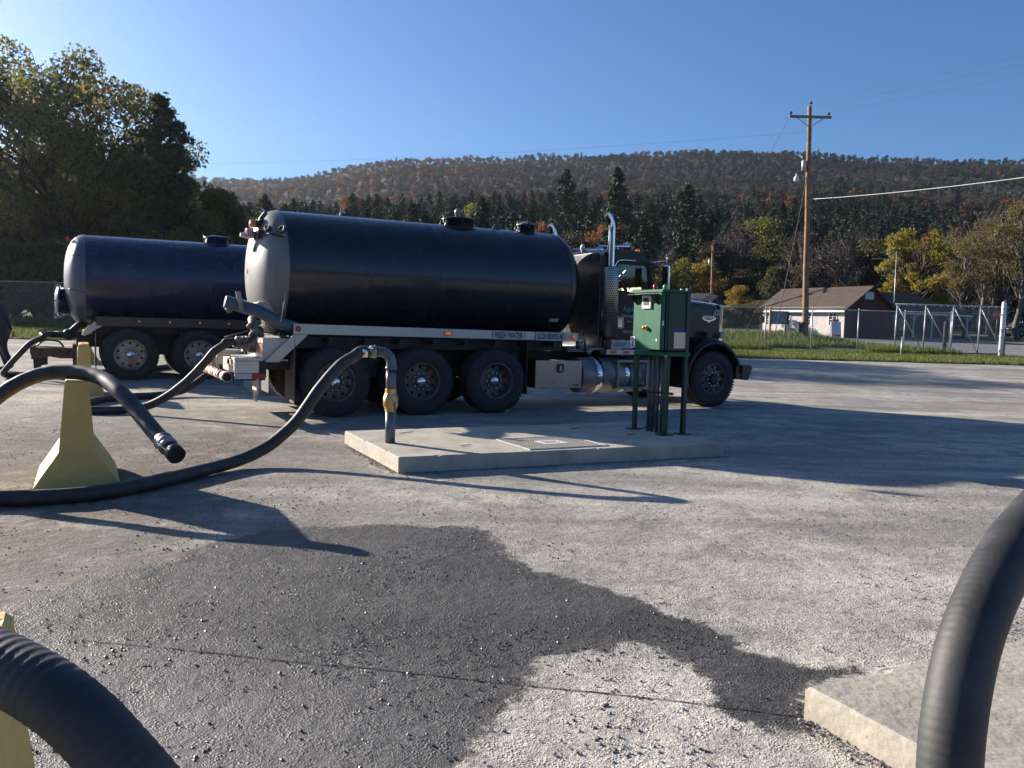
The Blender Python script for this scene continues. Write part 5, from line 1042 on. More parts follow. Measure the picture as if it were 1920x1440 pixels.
# sliding gate
gz = zg(20, 40); G = thing("sliding_gate", "tall galvanised chain link gate with diagonal braces on the grass", "gate", (18.42, 40.0, gz))
W_ = 5.3; H0, H1 = .09, 2.38
xs = [0, 1.38, 2.72, 4.02, 5.24]
for x in xs: mb = MB(); mb.cyl((x, 0, H0), (x + .03, 0, H1), .032, 10); mb.build("gate_upright", M['galv'], G)
for z, r in ((H0, .035), (H1, .026)): mb = MB(); mb.cyl((-.05, 0, z), (W_ + .05, 0, z), r, 8); mb.build("gate_rail", M['galv'] if z > 1 else M['galvdull'], G)
for a, b in zip(xs[:-1], xs[1:]): mb = MB(); mb.cyl((a + .03, 0, H1 - .05), (b, 0, H0 + .03), .020, 8); mb.build("gate_brace", M['galv'], G)
mb = MB(); mb.ball((-.08, 0, .02), .09, 10, 8); mb.ball((W_ - .2, 0, .02), .09, 10, 8); mb.build("gate_roller", M['galv'], G)
for k in range(16): mb = MB(); mb.box((.15 + k * .33, -.02, H1 - .03), (.03, .03, .07)); mb.build("gate_clip", M['galv'], G)
V = []; F_ = []; s_ = -2.3
while s_ < W_ - .1:
    for dd in (1, -1):
        xa, xb = (s_, s_ + 2.25) if dd > 0 else (s_ + 2.25, s_); za, zb = H0, H1
        if xa > xb: xa, za, xb, zb = xb, zb, xa, za
        if xb <= 0 or xa >= W_ - .05: continue
        if xa < 0: za += (zb - za) * (-xa) / (xb - xa); xa = 0
        if xb > W_ - .05: zb = za + (zb - za) * (W_ - .05 - xa) / (xb - xa); xb = W_ - .05
        d = Vector((xb - xa, 0, zb - za)).normalized(); n_ = Vector((-d.z, 0, d.x)) * .0026; k = len(V); A_, B_ = Vector((xa, .03, za)), Vector((xb, .03, zb)); V += [A_ - n_, B_ - n_, B_ + n_, A_ + n_]; F_.append((k, k + 1, k + 2, k + 3))
    s_ += .075
o2 = bpy.data.objects.new("wire_mesh", np_mesh("wire_mesh", [tuple(v) for v in V], F_, [M['mesh']])); link(o2, G); tag(o2, kind="stuff")
mb = MB(); mb.lathe([(-.1, .10), (2.55, .10), (2.6, .08), (2.62, 0)], (0, 0, 0), (.012, 0, 1), 20); gp = thing("gate_post", "thick white gate post at the right end of the sliding gate", "gate post", (23.2, 39.4, zg(23.2, 39.4))); mb.build("post_tube", M['white'], gp)
for z in (2.25, 1.2, .9): mb = MB(); mb.lathe([(z, .104), (z, .115), (z + .05, .115), (z + .05, .104)], (.012 * z, 0, 0), (0, 0, 1), 20); mb.build("post_band", M['galv'], gp)
mb = MB(); mb.cyl((.30, .25, 0), (.32, .25, 2.3), .04, 10); mb.build("guide_post", M['galvdull'], gp)
mb = MB(); mb.cyl((0, 0, -.05), (.03, 0, .98), .022, 8); tag(mb.build("marker_stake", M['galv'], None, (16.07, 34.3, zg(16, 34.3))), "short white stake standing in the grass left of the gate", "stake")
mb = MB(); mb.cyl((0, 0, -.05), (.02, 0, 1.62), .09, 10); mb.box((-.15, 0, .06), (.6, .3, .12)); tag(mb.build("gate_motor_post", M['dpost'], None, (21.08, 40.5, zg(21, 40.5))), "dark post standing behind the middle of the gate", "post")

# utility pole
def catenary(a, b, sag, n=24):
    a, b = Vector(a), Vector(b); return [a.lerp(b, i / n) - Vector((0, 0, sag * 4 * (i / n) * (1 - i / n))) for i in range(n + 1)]
def wire(a, b, sag, r, label, m='wire'):
    a = Vector(a); mb = MB(); mb.tube([p - a for p in catenary(a, b, sag)], r, 5); tag(mb.build("power_line", M[m], None, a), label, "cable")
pz = zg(16.19, 46); P = thing("utility_pole", "tall wooden utility pole with crossarm, transformer and street lamp", "utility pole", (16.19, 46, pz - .1))
tp = Vector((-.38, 0, 12.75)); n_ = 16
mb = MB(); mb.tube([tp * (k / n_) + Vector((.012 * math.sin(k), 0, 0)) for k in range(n_ + 1)], [.175 - .065 * k / n_ for k in range(n_ + 1)], 16); mb.build("pole_shaft", M['wood'], P)
def onp(z): return tp * (z / 12.75)
ca = onp(12.15); mb = MB(); mb.box(ca + Vector((0, -.13, 0)), (2.28, .10, .13)); mb.build("crossarm", M['greywood'], P)
for s in (-1, 1): mb = MB(); mb.tube([ca + Vector((s * .75, -.14, -.05)), ca + Vector((s * .02, -.14, -.55))], .022, 6); mb.build("crossarm_brace", M['greywood'], P)
for x, z in ((-1.06, .07), (1.0, .07), (0, .62)):
    mb = MB(); b0 = ca + Vector((x, -.13, z)); mb.lathe([(0, .02), (.06, .02), (.07, .09), (.12, .06), (.13, .085), (.19, .05), (.2, 0)], b0, (0, 0, 1), 12); mb.build("insulator", M['insul'], P)
mb = MB(); c0 = onp(9.55) + Vector((-.26, -.05, 0)); mb.lathe([(-.28, 0), (-.27, .13), (.25, .13), (.29, .08), (.30, 0)], c0, (0, 0, 1), 18); mb.cyl(c0 + Vector((-.1, 0, .3)), c0 + Vector((-.16, 0, .5)), .02, 8); mb.build("transformer", M['galv'], P)
l = bpy.data.objects.new("street_lamp", None); link(l, P); mb = MB(); b0 = onp(9.0); mb.tube(spline([b0 + Vector((-.1, 0, -.18)), b0 + Vector((-.22, 0, -.04)), b0 + Vector((-.42, -.03, .0)), b0 + Vector((-.60, -.05, -.03))], 6), .022, 8); mb.build("lamp_arm", M['galv'], l)
mb = MB(); mb.lathe([(.16, 0), (.15, .035), (.02, .045), (0, .12), (-.16, .14), (-.26, .12), (-.27, 0)], b0 + Vector((-.66, -.05, -.05)), (0, 0, 1), 18); mb.build("lamp_head", M['white'], l)
mb = MB(); mb.box((-.34, -.12, .72), (.22, .2, .52)); mb.box((-.36, -.12, 1.02), (.5, .25, .04)); mb.box((-.34, -.12, .42), (.5, .22, .04)); mb.build("meter_box", M['black'], P)
wp = Vector((16.19, 46, pz - .1))
wire(wp + onp(7.75) + Vector((.1, 0, 0)), (26, 24, 8.2), .35, .018, "thick pale cable running from the big pole to the right edge", 'cable')
wire(wp + onp(11.4), (-60, 78, 15.6), 1.2, .0035, "thin wire crossing the sky from the big pole towards the left")
for k, (x, s) in enumerate(((-1.06, "left"), (1.0, "right"))): wire(wp + ca + Vector((x, -.13, .27)), (60 + x, 5, 19), 1.0, .0028, f"thin wire rising from the {s} end of the crossarm to the right")
wire(wp + ca + Vector((0, -.13, .8)), (61, 5, 20.5), 1.0, .0028, "thin wire rising from the very top of the big pole")
wire(wp + ca + Vector((-1.0, -.1, .2)), (16.6, 72, 8.4), .5, .008, "slack wire from the left crossarm end down to the small far pole")
wire(wp + onp(9.3), (12.6, 40, 1.2), .1, .02, "guy wire slanting down from below the transformer")
wire(wp + onp(7.6), (11.6, 42.5, .9), .3, .015, "slack lower wire slanting down to the left of the big pole")
# second pole
P2_ = thing("utility_pole", "small distant wooden utility pole above the truck's hood", "utility pole", (17.05, 72, zg(17, 72)))
mb = MB(); mb.cyl((.1, 0, 0), (-.05, 0, 7.4), .12, 10, .09); mb.build("pole_shaft", M['wood'], P2_); mb = MB(); mb.box((-.05, -.1, 6.85), (2.2, .1, .12)); mb.build("crossarm", M['greywood'], P2_)
mb = MB(); mb.cyl((-.28, -.1, 5.7), (-.28, -.1, 6.2), .13, 12); mb.build("transformer", M['galv'], P2_)
for x in (-1.0, 0, .95): mb = MB(); mb.cyl((x, -.1, 6.9), (x, -.1, 7.1), .05, 8); mb.build("insulator", M['insul'], P2_)

# building
BO = Vector((24.7, 62.0, zg(24.7, 62))); B = thing("roadside_building", "small building with whitewashed long wall, dark red gable end and brown roof", "building", BO, YAW)
WW, LL, EH, RH = 5.2, 8.6, 2.35, 4.0
# long wall (normal -x), made of vertical boards
z0 = -.25
wins = [(.72, 1.42), (3.15, 3.85), (5.35, 6.1), (7.5, 7.95)]
mb = MB(); mb.bb(.03, .10, .0, LL, z0, EH); mb.build("wall_core", M['dark'], B)
k = 0; y = .0
while y < LL - .01:
    y2 = min(y + .30, LL); hole = [w for w in wins if w[0] < (y + y2) / 2 < w[1]]; mb = MB()
    if hole: mb.bb(.0, .03, y + .004, y2 - .004, z0, .95); mb.bb(.0, .03, y + .004, y2 - .004, 1.86, EH)
    else: mb.bb(.0 - .004 * (k % 2), .03, y + .004, y2 - .004, z0, EH)
    mb.build("board", M['wwash'], B); y = y2; k += 1
for a, b in wins:
    w = bpy.data.objects.new("window", None); link(w, B); mb = MB()
    mb.bb(-.05, .02, a - .06, a, .92, 1.92); mb.bb(-.05, .02, b, b + .06, .92, 1.92); mb.bb(-.06, .02, a - .08, b + .08, 1.86, 1.95); mb.bb(-.06, .02, a - .08, b + .08, .90, .97); mb.bb(-.03, .02, a, b, 1.37, 1.42); mb.bb(-.02, .02, (a + b) / 2 - .02, (a + b) / 2 + .02, .97, 1.86)
    for z in (1.19, 1.64): mb.bb(-.018, .02, a, b, z - .015, z + .015)
    mb.build("window_frame", M['white'], w); mb = MB(); mb.bb(.021, .029, a, b, .95, 1.88); mb.build("pane", M['winglass'], w)
# gable end boards (y=0 side), red
k = 0; x = 0.0
while x < WW - .01:
    x2 = min(x + .32, WW); zt = lambda q: EH + (RH - EH) * (1 - abs(q - WW / 2) / (WW / 2)) - .05; mb = MB()
    mb.prism([(x + .004, z0), (x2 - .004, z0), (x2 - .004, zt(x2 - .004)), (x + .004, zt(x + .004))], -.03 - .004 * (k % 2), 0, lambda p, q, d: Vector((p, d, q))); mb.build("board", M['redwood'], B); x = x2; k += 1
mb = MB(); mb.prism([(0, z0), (WW, z0), (WW, EH), (WW / 2, RH - .05), (0, EH)], LL - .05, LL, lambda p, q, d: Vector((p, d, q))); mb.bb(WW - .08, WW, 0, LL - .06, z0, EH); mb.build("rear_wall", M['redwood'], B)
mb = MB(); mb.bb(2.05, 3.0, -.06, -.036, 3.0, 3.62 - .05); mb.build("gable_sign", M['signbg'], B)
q = bpy.data.objects.new("roof", None); link(q, B)
for s in (0, 1):
    a = (-.40 if s == 0 else WW + .4, EH - .27); r = (WW / 2, RH + .02); mb = MB(); n1, n2 = 16, 24
    mb.loft([[Vector((a[0] + (r[0] - a[0]) * t_, yy, a[1] + (r[1] - a[1]) * t_ + (.012 * math.sin(t_ * 40) ))) for t_ in np.linspace(0, 1, 30)] for yy in (-.35, LL / 2, LL + .35)], caps=False, closed=False, sm=False)
    o = mb.build("roof_slope", M['shingle'], q); so = o.modifiers.new("thickness", 'SOLIDIFY'); so.thickness = .08
mb = MB(); mb.bb(-.46, -.40, -.35, LL + .35, EH - .40, EH - .24); mb.build("gutter", M['white'], q)
mb = MB(); mb.cyl((-.05, LL + .0, z0), (-.05, LL, EH - .3), .05, 8); mb.build("downpipe", M['galv'], B)
mb = MB(); mb.cyl((1.5, -.25, z0), (1.5, -.25, 2.9), .03, 8); mb.build("flag_pole", M['galvdull'], B)
# porch wing with hip roof
Wg = thing("porch_wing", "long dark wing of the red building with hipped roof and white porch braces", "building", BO + FW * 5.3 + AC * 2.0, YAW)
XL = 12.0; mb = MB(); mb.bb(0, XL, 1.6, 6.4, z0, 2.6); mb.build("wing_wall", M['redwood'], Wg)
mb = MB(); v = [(-.3, -.4, 2.35), (XL + .4, -.4, 2.35), (XL + .4, 6.9, 2.45), (-.3, 6.9, 2.45), (-.3, 3.0, 4.0), (XL - 3.4, 3.0, 4.0)]; v2 = [(a, b, c - .12) for a, b, c in v[:4]]
mb.add([Vector(p) for p in v + v2], [(0, 1, 5, 4), (1, 2, 5), (2, 3, 4, 5), (3, 0, 4), (0, 6, 7, 1), (1, 7, 8, 2), (2, 8, 9, 3), (3, 9, 6, 0), (6, 9, 8, 7)], False); mb.build("wing_roof", M['shingle'], Wg)
mb = MB(); mb.bb(-.3, XL + .3, -.36, -.30, 2.08, 2.22); mb.build("porch_beam", M['white'], Wg)
for x in (.1, 2.4, 4.7, 7.0, 9.3, 11.6):
    mb = MB(); mb.bb(x - .05, x + .05, -.38, -.28, z0, 2.08)
    mb.build("porch_post", M['white'], Wg)
    mb = MB(); mb.tube(spline([(x, -.33, 1.45), (x + .15, -.33, 1.75), (x + .55, -.33, 2.08)], 5), .03, 6); mb.build("porch_brace", M['white'], Wg)
    if x > 1: mb = MB(); mb.tube(spline([(x, -.33, 1.45), (x - .15, -.33, 1.75), (x - .55, -.33, 2.08)], 5), .03, 6); mb.build("porch_brace", M['white'], Wg)
for x in (1.1, 5.4): w = bpy.data.objects.new("window", None); link(w, Wg); mb = MB(); mb.bb(x, x + .9, 1.54, 1.59, .8, 1.8); mb.build("window_frame", M['white'], w); mb = MB(); mb.bb(x + .06, x + .84, 1.52, 1.535, .86, 1.74); mb.build("pane", M['winglass'], w)
mb = MB(); mb.bb(3.3, 4.2, 1.53, 1.59, z0, 1.95); mb.build("door", M['white'], Wg)
# notice board
nb = thing("notice_board", "framed notice board on two wooden posts left of the big pole", "notice board", (14.2, 46, zg(14.2, 46)))
for x, h in ((0.02, 1.75), (.86, 1.0)): mb = MB(); mb.bb(x - .05, x + .05, -.05, .05, -.1, h); mb.build("board_post", M['palew'], nb)
mb = MB(); mb.bb(.05, 1.02, -.08, .02, .78, 1.5); mb.build("board_frame", M['black'], nb, bevel=.02); mb = MB(); mb.bb(.08, .90, -.09, -.082, .83, 1.45); mb.build("board_face", M['boardf'], nb)
# a frame sign
af = thing("sandwich_board", "white sandwich board sign with a red line beside the building corner", "sandwich board", (23.0, 60.2, zg(23, 60.2)), R(10))
mb = MB(); mb.prism([(-.20, 0), (-.17, 0), (-.02, 1.25), (-.05, 1.25)], 0, .78, lambda p, q, d: Vector((d, p, q))); mb.build("front_panel", M['white'], af)
mb = MB(); mb.prism([(.20, 0), (.17, 0), (.0, 1.25), (.03, 1.25)], 0, .78, lambda p, q, d: Vector((d, p, q))); mb.build("back_panel", M['white'], af)
mb = MB(); mb.prism([(-.186, .18), (-.18, .18), (-.169, .30), (-.175, .30)], .08, .70, lambda p, q, d: Vector((d, p, q))); mb.build("red_line", M['red'], af)
for k in range(3): z = .95 - k * .18; mb = MB(); y = -.206 + z * .12; mb.bb(.12 + .06 * (k % 2), .64, y - .006, y + .004, z - .012, z + .012); mb.build("text_line", M['galv'], af)
mb = MB(); mb.bb(.1, .6, -.1, 0, 1.26, 1.42); mb.build("top_panel", M['greywood'], af)
# antenna
an = thing("television_antenna", "thin television antenna mast rising behind the red building", "antenna", (31.05, 68, zg(31, 68)))
mb = MB(); mb.cyl((.05, 0, 0), (0, 0, 7.0), .03, 8); mb.build("mast", M['galv'], an)
for z, l in ((6.9, 1.3), (6.35, 1.9), (5.95, 1.0), (5.45, 1.5), (5.0, 1.1)): mb = MB(); mb.cyl((-l, .0, z), (l * .35, 0, z + .03), .018, 6); mb.build("antenna_element", M['galv'], an)
# stop sign
st = thing("stop_sign", "faded red stop sign seen through the gate mesh at right", "stop sign", (36.1, 62, zg(36, 62)))
mb = MB(); mb.cyl((0, 0, 0), (0, 0, 2.5), .035, 8); mb.build("sign_post", M['galvdull'], st)
oc = [(.38 * math.cos(R(22.5 + 45 * k)), .38 * math.sin(R(22.5 + 45 * k)) + 2.05) for k in range(8)]
mb = MB(); mb.prism(oc, -.06, -.045, lambda p, q, d: Vector((p, d, q))); mb.build("sign_face", M['red'], st); text("sign_text", "STOP", .5, .2, (0, -.064, 2.05), M['white'], st)
# parked car
c = thing("parked_car", "dark car parked on the grass at the far right edge", "car", (49.2, 79.5, zg(49, 79.5)), R(12))
def sec(x, w, z0, z1): return [Vector((x, -w, z0)), Vector((x, -w, z0 + (z1 - z0) * .6)), Vector((x, -w * .86, z1)), Vector((x, w * .86, z1)), Vector((x, w, z0 + (z1 - z0) * .6)), Vector((x, w, z0))]
mb = MB(); mb.loft([sec(-2.2, .75, .4, .85), sec(-2.05, .85, .32, .95), sec(-1.3, .88, .3, 1.0), sec(1.2, .88, .3, .95), sec(2.0, .84, .32, .82), sec(2.25, .7, .4, .66)]); mb.build("car_body", M['carp'], c, bevel=.03)
mb = MB(); mb.loft([sec(-1.75, .72, .98, 1.0), sec(-1.2, .70, .98, 1.42), sec(.3, .70, .96, 1.45), sec(1.15, .74, .93, .97)]); mb.build("car_cabin", M['winglass'], c)
mb = MB(); mb.loft([sec(-1.15, .62, 1.40, 1.45), sec(.25, .62, 1.42, 1.48)]); mb.build("car_roof", M['carp'], c, bevel=.02)
for x in (-1.35, 1.4):
    for y in (-.82, .82):
        w = bpy.data.objects.new("wheel", None); link(w, c, (x, y, .33)); mb = MB(); mb.lathe([(-.1, .2), (-.1, .31), (-.07, .33), (.07, .33), (.1, .31), (.1, .2)], (0, 0, 0), (0, 1, 0), 28); mb.build("tyre", M['rubber'], w); mb = MB(); mb.lathe([(-.09, 0), (-.08, .2), (.08, .2), (.09, 0)], (0, 0, 0), (0, 1, 0), 20); mb.build("rim", M['steel'], w)
for y in (-.6, .6): mb = MB(); mb.box((2.15, y, .68), (.1, .28, .12)); mb.build("headlight", M['chrome'], c, bevel=.02); mb = MB(); mb.box((-2.17, y, .78), (.08, .26, .14)); mb.build("tail_light", M['redlens'], c, bevel=.02)
# ================================================================ TREES AND WOODED HILL
def rdir(n):
    v = RNG.normal(size=(n, 3)); return v / np.linalg.norm(v, axis=1, keepdims=True)
def leaves(P, s, up=.0, asp=.6):
    """quads at points P with size s and random facing"""
    n = len(P); a = rdir(n); b = np.cross(a, rdir(n)); b /= np.linalg.norm(b, axis=1, keepdims=True) + 1e-9; s = np.broadcast_to(s, (n,)) * RNG.uniform(.6, 1.3, n)
    a = a * s[:, None] / 2; b = b * s[:, None] * asp / 2
    return np.stack([P - a - b * .3, P + b - a * .1, P + a + b * .2, P - b + a * .1], 1).reshape(-1, 3)
def clump_points(C, Rr, n, shell=.55):
    """points spread through ellipsoid clumps, denser towards the outside"""
    C = np.asarray(C); Rr = np.asarray(Rr); w = (Rr[:, 0] * Rr[:, 1]) ; w = w / w.sum(); i = RNG.choice(len(C), n, p=w)
    d = rdir(n); r = shell + (1 - shell) * RNG.random(n) ** .6; k = RNG.random(n) < .2; r[k] *= RNG.random(k.sum()); r *= RNG.uniform(.85, 1.18, n)
    return C[i] + d * Rr[i] * r[:, None]
def bark_tubes(paths, n=6):
    V = []; F_ = []
    for pts, rs in paths:
        pts = np.asarray(pts, float); m = len(pts); b0 = sum(len(v) for v in V)
        T = np.gradient(pts, axis=0); T /= np.linalg.norm(T, axis=1, keepdims=True) + 1e-9
        ref = np.where(np.abs(T[:, 2:3]) < .9, [[0, 0, 1.]], [[1., 0, 0]]); e1 = np.cross(T, ref); e1 /= np.linalg.norm(e1, axis=1, keepdims=True) + 1e-9; e2 = np.cross(T, e1)
        an = np.arange(n) * 2 * np.pi / n; V.append((pts[:, None] + (e1[:, None] * np.cos(an)[None, :, None] + e2[:, None] * np.sin(an)[None, :, None]) * np.asarray(rs)[:, None, None]).reshape(-1, 3))
        for i in range(m - 1):
            for k in range(n): k2 = (k + 1) % n; F_.append((b0 + i * n + k, b0 + i * n + k2, b0 + (i + 1) * n + k2, b0 + (i + 1) * n + k))
    return np.concatenate(V), F_
def limb(a, b, r0, r1, n=6, wob=.12, sag=0.15):
    a, b = np.asarray(a, float), np.asarray(b, float); t = np.linspace(0, 1, n)[:, None]; L = np.linalg.norm(b - a)
    p = a + (b - a) * t; p[1:-1] += RNG.normal(size=(n - 2, 3)) * wob * L / n; p[:, 2] += (np.sin(t[:, 0] * np.pi) * sag * L * -.5) * -1
    return p, np.linspace(r0, r1, n)
M['bark'] = mat('tree_bark', (.055, .042, .032), .95, 0, .25, 3, .5, 8)
M['palebark'] = mat('pale_bark', (.13, .11, .09), .95, 0, .25, 3, .4, 8)
def leafm(name, cols, tint=None, **k): M[name] = rnd_mat(name, cols, tint=tint, **k)
leafm('l_oak', [(.08, .105, .035), (.15, .17, .05), (.20, .19, .065), (.26, .18, .08)], trans=.55)  # oak leaf tones lifted to stand in for lens glare at left
leafm('l_dark', [(.045, .065, .035), (.07, .095, .045), (.10, .115, .055)], trans=.4)  # dark foliage lifted in tone too, for the glare over the left wood
leafm('l_yg', [(.16, .17, .03), (.26, .23, .04), (.10, .12, .025)], trans=.45)
TINTS = {'pine': 'l_pine', 'round': 'l_round', 'bare': 'l_bare'}
leafm('l_pine', [(.016, .034, .017), (.028, .050, .024), (.042, .062, .028)], trans=.15)
leafm('l_brown', [(.058, .042, .028), (.085, .057, .033), (.042, .035, .025)], trans=.3)
leafm('l_olive', [(.07, .075, .025), (.11, .10, .035), (.05, .058, .022)], trans=.35)
leafm('l_orange', [(.22, .075, .03), (.28, .12, .035), (.15, .07, .035)], trans=.4)
leafm('l_gold', [(.28, .19, .035), (.36, .24, .04), (.20, .16, .04)], trans=.45)
leafm('l_yellow', [(.24, .20, .03), (.34, .27, .04), (.14, .15, .03)], trans=.45)
leafm('l_yellowbrown', [(.17, .13, .045), (.22, .165, .05), (.11, .09, .05)], trans=.4)
leafm('l_brownleaf', [(.12, .11, .05), (.19, .15, .07), (.09, .09, .045)], trans=.5)  # understorey leaf tones lifted for the same glare
leafm('l_grey', [(.046, .037, .036), (.060, .050, .047), (.034, .029, .030)], trans=.1)

def crown_mesh(name, kind, h, rad, nl, s, m):
    """returns crown mesh, trunk mesh (base at origin)"""
    paths = []
    if kind == 'pine':
        zs = []; P = []; nw = int(h * 1.3)
        for k in range(nw):
            f = k / (nw - 1); z = h * (.14 + .84 * f); r = rad * (1 - f) ** .62 * RNG.uniform(.62, 1.2) + .15
            nb = 7
            for q in range(nb):
                a = RNG.uniform(0, 2 * np.pi); rr = r * RNG.uniform(.6, 1.12); m_ = max(3, int(nl / nw / nb)); t = RNG.random(m_) ** .65
                x = np.cos(a) * rr * t; y = np.sin(a) * rr * t; zz = z + .10 * rr * t - .22 * rr * t * t + RNG.normal(0, .12, m_); w = .22 * rr * (1.1 - t) + .12
                P.append(np.stack([x + RNG.normal(0, 1, m_) * w, y + RNG.normal(0, 1, m_) * w, zz + RNG.normal(0, 1, m_) * .10], 1))
                if f < .9 and q < 4: paths.append(limb((0, 0, z), (np.cos(a) * rr * .85, np.sin(a) * rr * .85, z), .045 * (1 - f) + .012, .008, 4, .05, 0))
        P = np.concatenate(P); V = leaves(P, s, asp=.45)
        paths.append((np.array([[0, 0, -.2], [0.03, 0, h * .4], [0, .02, h * .97]]), [.022 * h * .8, .012 * h, .02]))
    else:
        nc = {'round': 18, 'oak': 46, 'bare': 14}[kind]; C = []; Rr = []; zb = {'round': .24, 'oak': .2, 'bare': .35}[kind]
        for k in range(nc):
            d = rdir(1)[0]; q = RNG.uniform(.35, .85) if kind != 'oak' else RNG.uniform(.55, 1.0); C.append([d[0] * rad * q, d[1] * rad * q, h * (zb + (1 - zb) * .5) + d[2] * h * (1 - zb) * .42 * q ** .6]); r = rad * (RNG.uniform(.24, .42) if kind != 'oak' else RNG.uniform(.13, .25)) * (1 if kind != 'bare' else .8); Rr.append([r, r, r * .75])
        C = np.array(C); Rr = np.array(Rr)
        top = np.array([0.1 * rad, 0, h * .72]); tr = limb((0, 0, -.2), top, .022 * h, .008 * h, 8, .15, 0); paths.append(tr); tp_ = tr[0]
        for c in C:
            i = int(np.clip((c[2] / h - .2) / .6 * 6, 1, 6)); a = tp_[i]; pl = limb(a, c, .008 * h, .002 * h, 5, .3, .1); paths.append(pl)
            nb = {'round': 2, 'oak': 4, 'bare': 9}[kind]
            for q in range(nb):
                j = RNG.integers(1, 5); e = c + rdir(1)[0] * Rr[0] * (1.1 if kind != 'bare' else 1.6) + np.array([0, 0, .3 * rad * (kind == 'bare')]); paths.append(limb(pl[0][j], e, .0028 * h, .0008 * h, 4, .3, .05))
        P = clump_points(C, Rr, nl); V = leaves(P, s, asp=.7)
    F_ = np.arange(len(V)).reshape(-1, 4); cm = np_mesh(name + "_crown", V, F_, [M[m]]); tv, tf = bark_tubes(paths, 5 if kind != 'oak' else 7)
    tm = np_mesh(name + "_trunk", tv, tf, [M['palebark'] if kind == 'bare' else M['bark']], True); return cm, tm
def tree(name, label, meshes, loc, rot, sc, group=None, mats=None):
    t = thing(name, label, "tree", loc, rot, group)
    if not isinstance(sc, tuple): sc = (sc, sc, sc)
    t.scale = sc
    c = bpy.data.objects.new("crown", meshes[0]); link(c, t); k = bpy.data.objects.new("trunk", meshes[1]); link(k, t); return t
def recol(me, m):
    q = me.copy(); q.materials[0] = M[m]; return q
# --- terrain of the hill
def ridge(px): return np.interp(px, [-2000, 0, 430, 520, 600, 640, 700, 760, 860, 950, 1150, 1240, 1330, 1480, 1750, 1920, 4000], [.150, .160, .166, .169, .173, .179, .186, .19, .195, .199, .207, .211, .211, .212, .213, .215, .215])
def hz(x, y):
    if y < 100: return 2.075
    px = 960 + 1550 * x / max(y, 50); A = ridge(px) / .1935; t = (y - 100) / 100
    yy = min(y, 800); t = (yy - 100) / 100; z = 2.075 + 12.0 * t ** 1.30 * A
    z += noise.noise(Vector((x * .006, y * .006, 2))) * 7 * min(1, (yy - 100) / 250) + noise.noise(Vector((x * .02, y * .02, 9))) * 2.5 * min(1, (yy - 100) / 150)
    return z
xs_ = np.arange(-1000, 1500, 20.); ys_ = np.concatenate([np.arange(88, 300, 10.), np.arange(300, 1101, 20.)]); X, Y = np.meshgrid(xs_, ys_)
Z = np.array([hz(a, b) + .02 if b > 100 else zg(a, b) + .02 for a, b in zip(X.ravel(), Y.ravel())]); i = np.arange(X.size).reshape(X.shape)
M['forestfloor'] = mat('leaf_litter', (.070, .052, .035), .95, 0, .25, .05, .0, col2=(.045, .045, .025), c2s=.02)
hl = bpy.data.objects.new("hillside", np_mesh("hillside", np.c_[X.ravel(), Y.ravel(), Z], np.stack([i[:-1, :-1], i[:-1, 1:], i[1:, 1:], i[1:, :-1]], -1).reshape(-1, 4), [M['forestfloor']], True)); link(hl); tag(hl, "wooded hillside behind the yard", kind="structure")
# shared tree meshes
PINES = [crown_mesh("pine", 'pine', 18, 4.9, 4200, .60, 'l_pine') for _ in range(4)]
ROUND = [crown_mesh("round", 'round', 14, 4.6, 3200, .42, 'l_brown') for _ in range(4)]
BARE = [crown_mesh("bare", 'bare', 14, 4.0, 700, .34, 'l_grey') for _ in range(3)]
RC = {}
def rv(lst, i, m):
    k = (id(lst), i, m)
    if k not in RC: RC[k] = (recol(lst[i][0], m), lst[i][1])
    return RC[k]
def at(px, Y): return (px - 960) / 1550 * Y
